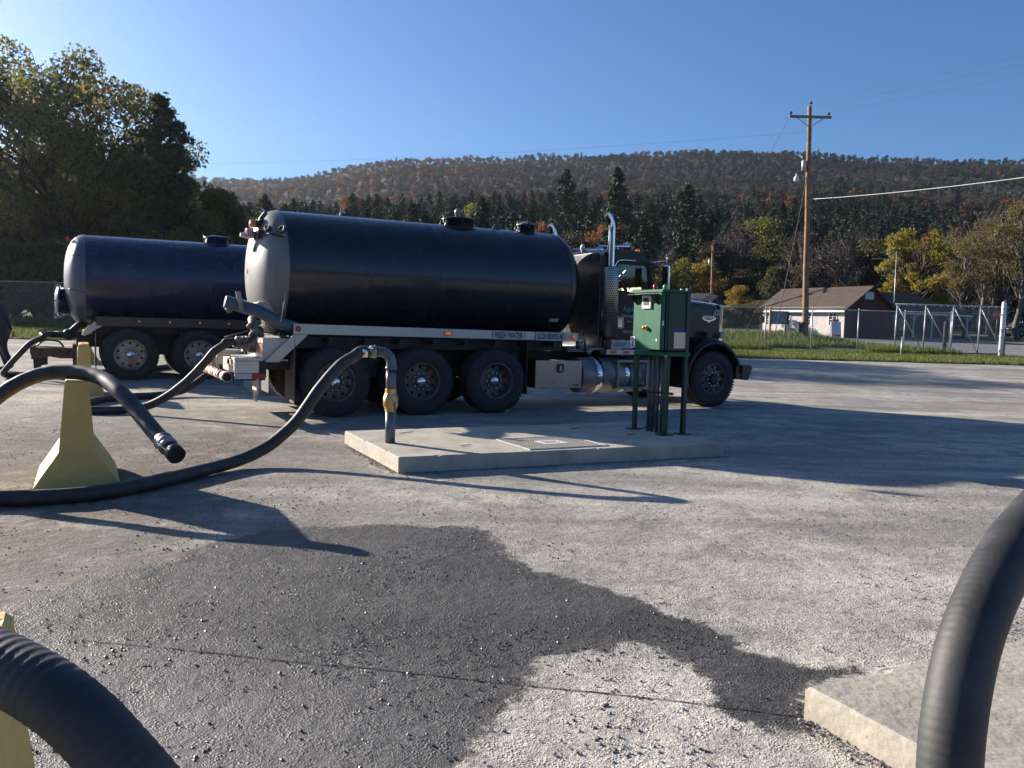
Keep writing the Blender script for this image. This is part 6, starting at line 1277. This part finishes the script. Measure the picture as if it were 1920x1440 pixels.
# --- front belt of trees one can tell apart
belt = [
 # px, Y, kind, idx, mat, height scale, label
 (1275, 128, 'p', 0, 'l_pine', 1.06, "tall dark pine with spreading tiers above the green control cabinet"),
 (1145, 150, 'p', 1, 'l_pine', 1.25, "large rounded pine standing clear behind the tall exhaust stack"),
 (1052, 165, 'p', 2, 'l_pine', 1.27, "narrow tall pine above the front end of the nearest tank"),
 (1137, 135, 'r', 0, 'l_orange', 1.0, "orange red maple just right of the exhaust stack"),
 (1010, 150, 'r', 1, 'l_orange', 1.0, "rusty orange tree above the front of the nearest tank"),
 (1318, 98, 'r', 2, 'l_gold', .58, "golden orange tree beside the small far utility pole"),
 (1250, 100, 'r', 3, 'l_yg', .62, "yellow green tree behind the truck's mirror"),
 (1380, 82, 'r', 0, 'l_gold', .33, "small golden bush beyond the fence left of the building"),
 (1420, 150, 'r', 1, 'l_yg', 1.15, "yellow green tree up the slope left of the big pole"),
 (1645, 140, 'r', 2, 'l_orange', .95, "rust red tree above the building roof"),
 (1722, 135, 'r', 3, 'l_orange', 1.0, "narrow red brown tree above the yellow tree"),
 (1820, 150, 'r', 0, 'l_orange', 1.0, "dull orange tree above the gate at right"),
 (1575, 86, 'b', 0, 'l_grey', .80, "bare pale tree rising behind the building roof"),
 (1450, 84, 'r', 1, 'l_olive', .50, "sparse olive tree behind the left end of the building"),
 (1480, 88, 'b', 1, 'l_olive', .66, "thin leafless tree just left of the big pole"),
 (1570, 84, 'r', 2, 'l_orange', .38, "small brownish orange tree right behind the roof ridge"),
 (1620, 84, 'r', 3, 'l_yg', .36, "small yellow green tree by the gable top"),
 (1240, 92, 'b', 2, 'l_brown', .62, "brown thin tree behind the cab window"),
 (898, 140, 'r', 2, 'l_gold', .72, "small yellow orange tree beside the domed hatch"),
 (835, 150, 'r', 3, 'l_olive', 1.1, "olive green tree above the tank's domed hatch"),
 (885, 185, 'r', 0, 'l_yg', 1.2, "light green tree high above the middle of the tank"),
 (655, 260, 'r', 1, 'l_orange', 1.25, "bright orange tree high on the hill's left shoulder"),
 (700, 300, 'r', 2, 'l_orange', 1.3, "red orange tree right of the brightest orange one on the hill"),
 (585, 240, 'r', 0, 'l_gold', .9, "yellowish tree low on the hill left of the tank top"),
 (1130, 320, 'r', 1, 'l_orange', 1.2, "orange tree mid slope above the exhaust stack"),
]
NT = 0
for (px, Y_, k, i_, m, s_, lab) in belt:
    x = at(px, Y_); lst = {'p': PINES, 'r': ROUND, 'b': BARE}[k]; z = hz(x, Y_) if Y_ > 97 else zg(x, Y_)
    tree({'p': 'pine_tree', 'r': 'broadleaf_tree', 'b': 'bare_tree'}[k], lab, rv(lst, i_, m), (x, Y_, z), RNG.uniform(0, 6), (s_ * RNG.uniform(.95, 1.1), s_ * RNG.uniform(.95, 1.1), s_)); NT += 1
taken = [(at(b[0], b[1]), b[1]) for b in belt]
def free(x, y, d):
    return all((x - a) ** 2 + (y - b) ** 2 > d * d for a, b in taken)
lab_ = {'pine_tree': "dark green pine in the wood at the foot of the hill", 'broadleaf_tree': "brown and olive autumn tree in the wood at the foot of the hill", 'bare_tree': "nearly bare grey tree in the wood at the foot of the hill"}
n_ = 0
for row, (Y_, lo, hi, step) in enumerate(((97, 420, 2060, 70), (108, 440, 2040, 50), (122, 440, 2000, 42), (138, 440, 2000, 38), (156, 440, 1990, 36))):
    px = lo
    while px < hi:
        x = at(px, Y_) + RNG.normal(0, 1.0); y = Y_ + RNG.normal(0, 3.5); r = RNG.random(); pf = .72 if px < 1000 else (.45 if px < 1350 else .25)
        if free(x, y, 3.5):
            if r < pf: k, lst, m, h = 'pine_tree', PINES, 'l_pine', RNG.uniform(.62, .86)
            elif r < pf + .34: k, lst, m, h = 'broadleaf_tree', ROUND, RNG.choice(['l_brown', 'l_olive', 'l_brown', 'l_olive', 'l_grey']), RNG.uniform(.62, .95)
            else: k, lst, m, h = 'bare_tree', BARE, RNG.choice(['l_grey', 'l_brown']), RNG.uniform(.65, 1.0)
            if row == 0: h *= .62
            tree(k, lab_[k], rv(lst, int(RNG.integers(len(lst))), m), (x, y, hz(x, y) if y > 97 else zg(x, y)), RNG.uniform(0, 6), h, "trees at the foot of the hill: " + k.replace('_', ' ')); n_ += 1
        px += step * RNG.uniform(.8, 1.2)
for (Y_, step) in ((172, 34), (186, 32), (202, 30), (222, 30)):
    px = 462
    while px < 1500:
        x = at(px, Y_) + RNG.normal(0, .8); y = Y_ + RNG.normal(0, 4)
        if px < 1120 or RNG.random() < .35:
            if RNG.random() < .86 and free(x, y, 4): tree('pine_tree', "dark green pine on the lower slope above the tank tops", rv(PINES, int(RNG.integers(4)), 'l_pine'), (x, y, hz(x, y) - .3), RNG.uniform(0, 6), RNG.uniform(.72, .98), "pines on the lower slope")
        px += step * RNG.uniform(.85, 1.15) * (1 if px < 1120 else 1.6)
# --- yellow trees and bare stems at right
YT = crown_mesh("yellow", 'oak', 10.5, 4.0, 9000, .24, 'l_yellow' if 'l_yellow' in M else 'l_yg')
BT = crown_mesh("thin", 'bare', 12, 3.4, 3600, .20, 'l_yellowbrown' if 'l_yellowbrown' in M else 'l_gold')
for (px, Y_, ms, s_, lab) in ((1722, 78, YT, 1.0, "full yellow green tree behind the porch wing"), (1668, 80, YT, .55, "low yellow branches left of the full yellow tree"),
                              (1800, 72, BT, .80, "thin pale stemmed tree with sparse yellow leaves behind the gate"), (1855, 78, BT, .95, "yellow leaved tree above the gate post"), (1835, 88, BT, 1.05, "loose golden tree between the two yellow trees"),
                              (1905, 70, BT, 1.0, "tall thin tree with sparse yellow leaves at the right edge"), (1950, 76, BT, 1.0, "yellow tree cut by the right edge of the view"), (1880, 92, BT, 1.2, "tall loose tree behind the gate post"), (1760, 92, BT, 1.0, "loose golden tree behind the hipped roof")):
    x = at(px, Y_); tree("autumn_tree", lab, ms, (x, Y_, zg(x, Y_)), RNG.uniform(0, 6), s_)
# --- big trees at left
OAK = [crown_mesh("oak", 'oak', 16.6, 7.2, 19000, .25, 'l_oak') for _ in range(2)]
OAKD = crown_mesh("oak_low", 'oak', 9, 4.4, 16000, .26, 'l_oak'); PINB = crown_mesh("big_pine", 'pine', 14, 3.6, 9000, .40, 'l_dark')
UND = crown_mesh("thicket", 'oak', 6, 3.6, 9000, .24, 'l_brownleaf' if 'l_brownleaf' in M else 'l_olive'); DKT = recol(UND[0], 'l_dark')
for (px, Y_, ms, s_, lab) in (
    (85, 50, OAK[0], (.95, .95, 1.05), "tallest backlit oak at left with forked trunk"), (-60, 53, OAK[1], (1.0, 1.0, 1.0), "large oak cut by the left edge of the view"), (190, 54, OAK[1], (.78, .8, .97), "dark oak left of the tall pine behind the blue truck"),
    (300, 50, PINB, (1.1, 1.1, .97), "dark pine with ragged top right of the oaks"), (348, 52, OAKD, (.9, .9, 1.08), "dark round tree right of the ragged pine"), (392, 56, OAKD, (.8, .8, .85), "lower dark tree at the right end of the left wood"),
    (250, 60, OAK[0], (.8, .8, .82), "dark tree filling the gap behind the blue tank"), (345, 49, (recol(UND[0], 'l_yg'), UND[1]), (.55, .55, 1.0), "yellow green leafed young tree above the blue tank"),
    (425, 62, PINB, (1.3, 1.3, .55), "low dark conifer where the wood meets the hill"), (150, 62, OAK[1], (.9, .9, .66), "dark tree behind the forked oak"), (30, 64, PINB, (1.5, 1.5, .62), "shadowy pine behind the tallest oak")):
    x = at(px, Y_); tree("large_tree", lab, ms, (x, Y_, zg(x, Y_)), RNG.uniform(0, 6), s_)
k = 0
for px, Y_, s_ in ((20, 48, .85), (70, 47, .95), (120, 47.5, .85), (165, 47, 1.0), (215, 48, .9), (262, 47, 1.0), (310, 47.5, .85), (355, 47, .95), (398, 48.5, .9), (435, 50, .8), (0, 56, 1.3), (90, 57, 1.3), (180, 57, 1.3), (270, 57, 1.3), (350, 58, 1.3), (420, 60, 1.1), (470, 66, 1.0), (520, 74, .9), (570, 80, .9)):
    x = at(px, Y_); tree("thicket_tree", "low dark understorey tree behind the tall fence at left", (DKT if k % 2 else UND[0], UND[1]), (x, Y_, zg(x, Y_) - 1.0 * s_), RNG.uniform(0, 6), (s_, s_, s_ * 1.05), "understorey trees behind the left fence"); k += 1
# hedge of scrub along the fence left of the building
for k, (px, Y_, s_) in enumerate(((1375, 66, .42), (1400, 68, .40), (1425, 72, .5), (1350, 64, .36), (1445, 76, .5), (1325, 66, .4), (1300, 67, .45))):
    x = at(px, Y_); tree("scrub_bush", "brown green scrub behind the fence left of the building", (UND[0], UND[1]), (x, Y_, zg(x, Y_)), RNG.uniform(0, 6), (s_, s_, s_), "scrub bushes left of the building")

# --- wooded slope as one mass per kind (far too many to count), instanced on points
def forest(name, label, objs, pts, sc, rot):
    """one object: points on the slope, each carrying one of the tree meshes"""
    me = bpy.data.meshes.new(name); me.vertices.add(len(pts)); me.vertices.foreach_set("co", np.asarray(pts, np.float32).ravel())
    for nm, arr in (("sc", sc), ("rt", rot)): a_ = me.attributes.new(nm, 'FLOAT', 'POINT'); a_.data.foreach_set("value", np.asarray(arr, np.float32))
    o = bpy.data.objects.new(name, me); link(o); tag(o, label, "woodland", kind="stuff")
    ng = bpy.data.node_groups.new(name, 'GeometryNodeTree'); ng.interface.new_socket("Geometry", in_out='INPUT', socket_type='NodeSocketGeometry'); ng.interface.new_socket("Geometry", in_out='OUTPUT', socket_type='NodeSocketGeometry')
    N_ = ng.nodes; L_ = ng.links; gi = N_.new("NodeGroupInput"); go = N_.new("NodeGroupOutput"); mp = N_.new("GeometryNodeMeshToPoints"); L_.new(gi.outputs[0], mp.inputs[0])
    inst = N_.new("GeometryNodeInstanceOnPoints"); L_.new(mp.outputs[0], inst.inputs["Points"]); oi = N_.new("GeometryNodeObjectInfo"); oi.inputs[0].default_value = objs; L_.new(oi.outputs["Geometry"], inst.inputs["Instance"])
    for nm, tgt in (("sc", "Scale"),):
        a_ = N_.new("GeometryNodeInputNamedAttribute"); a_.data_type = 'FLOAT'; a_.inputs[0].default_value = nm; L_.new(a_.outputs[0], inst.inputs[tgt])
    a_ = N_.new("GeometryNodeInputNamedAttribute"); a_.data_type = 'FLOAT'; a_.inputs[0].default_value = "rt"; cx = N_.new("ShaderNodeCombineXYZ"); L_.new(a_.outputs[0], cx.inputs[2]); L_.new(cx.outputs[0], inst.inputs["Rotation"])
    L_.new(inst.outputs[0], go.inputs[0]); md = o.modifiers.new("scatter", 'NODES'); md.node_group = ng; return o
def joined(name, ms):
    va = np.empty(len(ms[0].vertices) * 3, np.float32); ms[0].vertices.foreach_get("co", va); fa = np.empty(len(ms[0].polygons) * 4, np.int32); ms[0].loops.foreach_get("vertex_index", fa)
    vb = np.empty(len(ms[1].vertices) * 3, np.float32); ms[1].vertices.foreach_get("co", vb); fb = np.empty(len(ms[1].polygons) * 4, np.int32); ms[1].loops.foreach_get("vertex_index", fb)
    V = np.concatenate([va.reshape(-1, 3), vb.reshape(-1, 3)]); F_ = np.concatenate([fa.reshape(-1, 4), fb.reshape(-1, 4) + len(va) // 3]); mi = np.r_[np.zeros(len(fa) // 4), np.ones(len(fb) // 4)]
    return bpy.data.objects.new(name, np_mesh(name, V, F_, [ms[0].materials[0], ms[1].materials[0]], False, mi))
def low(kind, h, rad, nl, s, m): return crown_mesh("far", kind, h, rad, nl, s, m)
KIN = [(joined("far_pine", low('pine', 16, 3.6, 1100, .9, 'l_pine')), "pine"), (joined("far_pine_b", low('round', 13, 4.2, 1000, .75, 'l_pine')), "pine"),
       (joined("far_brown", low('round', 13, 4.3, 800, .75, 'l_brown')), "brown"), (joined("far_olive", low('round', 13, 4.6, 800, .75, 'l_olive')), "olive"),
       (joined("far_grey", low('bare', 13, 4.2, 420, .6, 'l_grey')), "grey"), (joined("far_grey_b", low('bare', 12, 4.4, 500, .6, 'l_brown')), "greyb"), (joined("far_orange", low('round', 12, 4.0, 800, .75, 'l_orange')), "orange"), (joined("far_gold", low('round', 12, 4.0, 700, .75, 'l_gold')), "gold")]
pool = {k: [] for _, k in KIN}; cand = []
y = 168.0
while y < 830:
    st = 5.0 + y * .0022 if y > 420 else 5.0 + y * .004; x = at(330, y); x1 = at(2050, y)
    while x < x1:
        cand.append((x + RNG.normal(0, st * .3), y + RNG.normal(0, st * .35))); x += st
    y += st * (1.0 if y < 400 else 1.35)
objs_i = {0: [], 1: [], 2: [], 3: [], 4: [], 5: [], 6: [], 7: []}
for (x, y) in cand:
    px = 960 + 1550 * x / y; cl = noise.noise(Vector((x * .018, y * .018, 4))); c2 = noise.noise(Vector((x * .05, y * .05, 8))); pf = (.62 if y < 330 else .42 if y < 460 else .30) + cl * .9 - (.22 if y > 400 else 0) + (.30 if px > 1250 and y > 520 else 0)
    r = RNG.random()
    if r < pf: k = 1 if (y > 480 and RNG.random() < .93) or RNG.random() < .35 else 0
    else:
        q = RNG.random() + c2 * .35
        k = 4 if q < .24 else 5 if q < .44 else 2 if q < .66 else 3 if q < .80 else 6 if q < 1.0 else 7
        if y > 420 and k == 3: k = 4
        if k in (6, 7) and y > 450 and px > 900: k = 5
    objs_i[k].append((x, y, hz(x, y) - .3, RNG.uniform(.65, 1.05) * (1 if y < 300 else .85 if y < 450 else .62), RNG.uniform(0, 6.28)))
LBL = {0: ("hillside_pines", "dark conifers scattered over the upper wooded hillside"), 1: ("ridge_pines", "broad dark conifers among the hillside wood"), 2: ("brown_hillside_wood", "brown autumn trees covering the hillside"), 3: ("olive_hillside_wood", "olive green trees low on the wooded hillside"),
       4: ("grey_hillside_wood", "grey leafless trees covering the upper hillside"), 5: ("bare_ridge_wood", "thin brown leafless trees along the hillside and ridge"), 6: ("orange_hillside_wood", "orange and red trees dotted over the hillside"), 7: ("golden_hillside_wood", "golden trees dotted over the hillside")}
for k, L in objs_i.items():
    if not L: continue
    A_ = np.array(L); forest(LBL[k][0], LBL[k][1], KIN[k][0], A_[:, :3], A_[:, 3], A_[:, 4])
# unseen ridge and wood added behind the camera to darken reflections in the paint
xs2 = np.arange(-900, 901, 30.); ys2 = np.arange(-700, -89, 30.); X, Y = np.meshgrid(xs2, ys2); Z = np.array([max(0, (-90 - b)) ** .9 * .30 + 6 * noise.noise(Vector((a * .01, b * .01, 1))) * min(1, (-90 - b) / 100) - .3 for a, b in zip(X.ravel(), Y.ravel())]); i = np.arange(X.size).reshape(X.shape)
hb = bpy.data.objects.new("valley_side", np_mesh("valley_side", np.c_[X.ravel(), Y.ravel(), Z], np.stack([i[:-1, :-1], i[:-1, 1:], i[1:, 1:], i[1:, :-1]], -1).reshape(-1, 4), [M['forestfloor']], True)); link(hb); tag(hb, "unseen wooded ridge added behind the camera for dark reflections", kind="structure")
L = []
for y in np.arange(-85, -420, -9.0):
    for x in np.arange(-420, 421, 9.0): L.append((x + RNG.normal(0, 3), y + RNG.normal(0, 3), max(0, (-90 - y)) ** .9 * .30 - .5, RNG.uniform(.7, 1.1), RNG.uniform(0, 6)))
A_ = np.array(L); forest("unseen_ridge_wood", "unseen autumn wood added on the ridge behind the camera for dark reflections", KIN[2][0], A_[:, :3], A_[:, 3], A_[:, 4])
# ================================================================ PERSON
def person(loc, rotz, sc):
    J = {'pelvis': (0, 0, .95), 'spine': (.03, 0, 1.15), 'chest': (.09, 0, 1.36), 'neck': (.15, 0, 1.50), 'head0': (.19, 0, 1.58), 'head1': (.20, 0, 1.70),
         'shR': (.09, -.19, 1.42), 'elR': (.18, -.27, 1.16), 'wrR': (.36, -.28, .98), 'shL': (.09, .19, 1.42), 'elL': (-.16, .27, 1.17), 'wrL': (-.30, .27, .93),
         'hipR': (0, -.10, .92), 'knR': (.14, -.12, .50), 'anR': (.02, -.12, .09), 'toR': (.20, -.13, .04), 'hipL': (0, .10, .92), 'knL': (-.04, .11, .49), 'anL': (-.22, .12, .13), 'toL': (-.05, .13, .04)}
    rad = {'pelvis': .15, 'spine': .14, 'chest': .165, 'neck': .06, 'head0': .075, 'head1': .10, 'shR': .075, 'elR': .055, 'wrR': .04, 'shL': .075, 'elL': .055, 'wrL': .04, 'hipR': .11, 'knR': .075, 'anR': .055, 'toR': .04, 'hipL': .11, 'knL': .075, 'anL': .055, 'toL': .04}
    E = [('pelvis', 'spine'), ('spine', 'chest'), ('chest', 'neck'), ('neck', 'head0'), ('head0', 'head1'), ('chest', 'shR'), ('shR', 'elR'), ('elR', 'wrR'), ('chest', 'shL'), ('shL', 'elL'), ('elL', 'wrL'), ('pelvis', 'hipR'), ('hipR', 'knR'), ('knR', 'anR'), ('anR', 'toR'), ('pelvis', 'hipL'), ('hipL', 'knL'), ('knL', 'anL'), ('anL', 'toL')]
    def skin(name, J, rad, E, m, root, parent, lv=2):
        ks = list(J); me = bpy.data.meshes.new(name); me.from_pydata([J[k] for k in ks], [(ks.index(a), ks.index(b)) for a, b in E], [])
        o = bpy.data.objects.new(name, me); link(o, parent); o.modifiers.new("skin", 'SKIN')
        sv = me.skin_vertices[0] if me.skin_vertices else None
        if sv is None:
            bm = bmesh.new(); bm.from_mesh(me); bm.verts.layers.skin.verify(); bm.to_mesh(me); bm.free(); sv = me.skin_vertices[0]
        for i, k in enumerate(ks): sv.data[i].radius = (rad[k], rad[k]); sv.data[i].use_root = (k == root)
        s = o.modifiers.new("sub", 'SUBSURF'); s.levels = s.render_levels = lv
        dg = bpy.context.evaluated_depsgraph_get(); m2 = bpy.data.meshes.new_from_object(o.evaluated_get(dg)); o.modifiers.clear(); o.data = m2; m2.materials.clear(); m2.materials.append(m)
        for p in m2.polygons: p.use_smooth = True
        return o
    t = thing("person", "person in dark work clothes walking away at the left edge", "person", loc, rotz); t.scale = (sc, sc, sc)
    skin("body", J, rad, E, M['cloth'], 'pelvis', t)
    for side, w, e in ((-1, 'wrR', 'elR'), (1, 'wrL', 'elL')):
        W_ = Vector(J[w]); d = (W_ - Vector(J[e])).normalized(); d = (d + Vector((0, 0, -.5))).normalized(); lat = Vector((d.z, 0, -d.x)); K = {'w': tuple(W_), 'palm': tuple(W_ + d * .06)}; RR = {'w': .032, 'palm': .036}; EE = [('w', 'palm')]
        for i in range(4):
            b = W_ + d * .09 + lat * (.027 - .018 * i); f1 = b + d * (.035 + .004 * (i in (1, 2))); f2 = f1 + (d + Vector((0, -side * .5, 0))).normalized() * .03
            K[f'a{i}'] = tuple(b); K[f'b{i}'] = tuple(f1); K[f'c{i}'] = tuple(f2); RR[f'a{i}'] = .011; RR[f'b{i}'] = .010; RR[f'c{i}'] = .008; EE += [('palm', f'a{i}'), (f'a{i}', f'b{i}'), (f'b{i}', f'c{i}')]
        th = W_ + d * .04 + lat * .04; K['t0'] = tuple(th); K['t1'] = tuple(th + d * .04 + lat * .012); RR['t0'] = .013; RR['t1'] = .009; EE += [('palm', 't0'), ('t0', 't1')]
        skin("hand", K, RR, EE, M['skin'], 'palm', t, 1)
    mb = MB(); mb.ball((.215, 0, 1.69), .098, 18, 14, (1.05, .82, 1.2)); mb.ball((.32, 0, 1.68), .018, 8, 6, (1, .8, 1.3)); mb.ball((.23, -.08, 1.68), .025, 8, 6, (.7, .4, 1.2)); mb.ball((.23, .08, 1.68), .025, 8, 6, (.7, .4, 1.2)); mb.build("face", M['skin'], t)
    mb = MB(); mb.ball((.20, 0, 1.745), .108, 18, 12, (1.1, .9, .75)); mb.bb(.28, .42, -.07, .07, 1.735, 1.748); mb.build("cap", M['black'], t, bevel=.004)
    return t
person((-11.93, 19.4, zg(-12, 19.4)), R(-176), 1.03)
for o in bpy.data.objects:
    if o.name.startswith("tank_truck"): pass
# ================================================================ AIR
hb_ = MB(); hb_.bb(-1150, 1650, -720, 1090, -7, 235)
M['haze'] = bpy.data.materials.new("haze_air"); M['haze'].use_nodes = True; n = M['haze'].node_tree.nodes; n.clear()
pv = n.new("ShaderNodeVolumePrincipled"); pv.inputs["Density"].default_value = .00012; pv.inputs["Color"].default_value = (.82, .90, 1, 1); pv.inputs["Anisotropy"].default_value = .72
om = n.new("ShaderNodeOutputMaterial"); M['haze'].node_tree.links.new(pv.outputs[0], om.inputs["Volume"])
hz_o = hb_.build("haze", M['haze']); tag(hz_o, "thin blue haze filling the valley air", kind="stuff")
SC.cycles.volume_bounces = 0
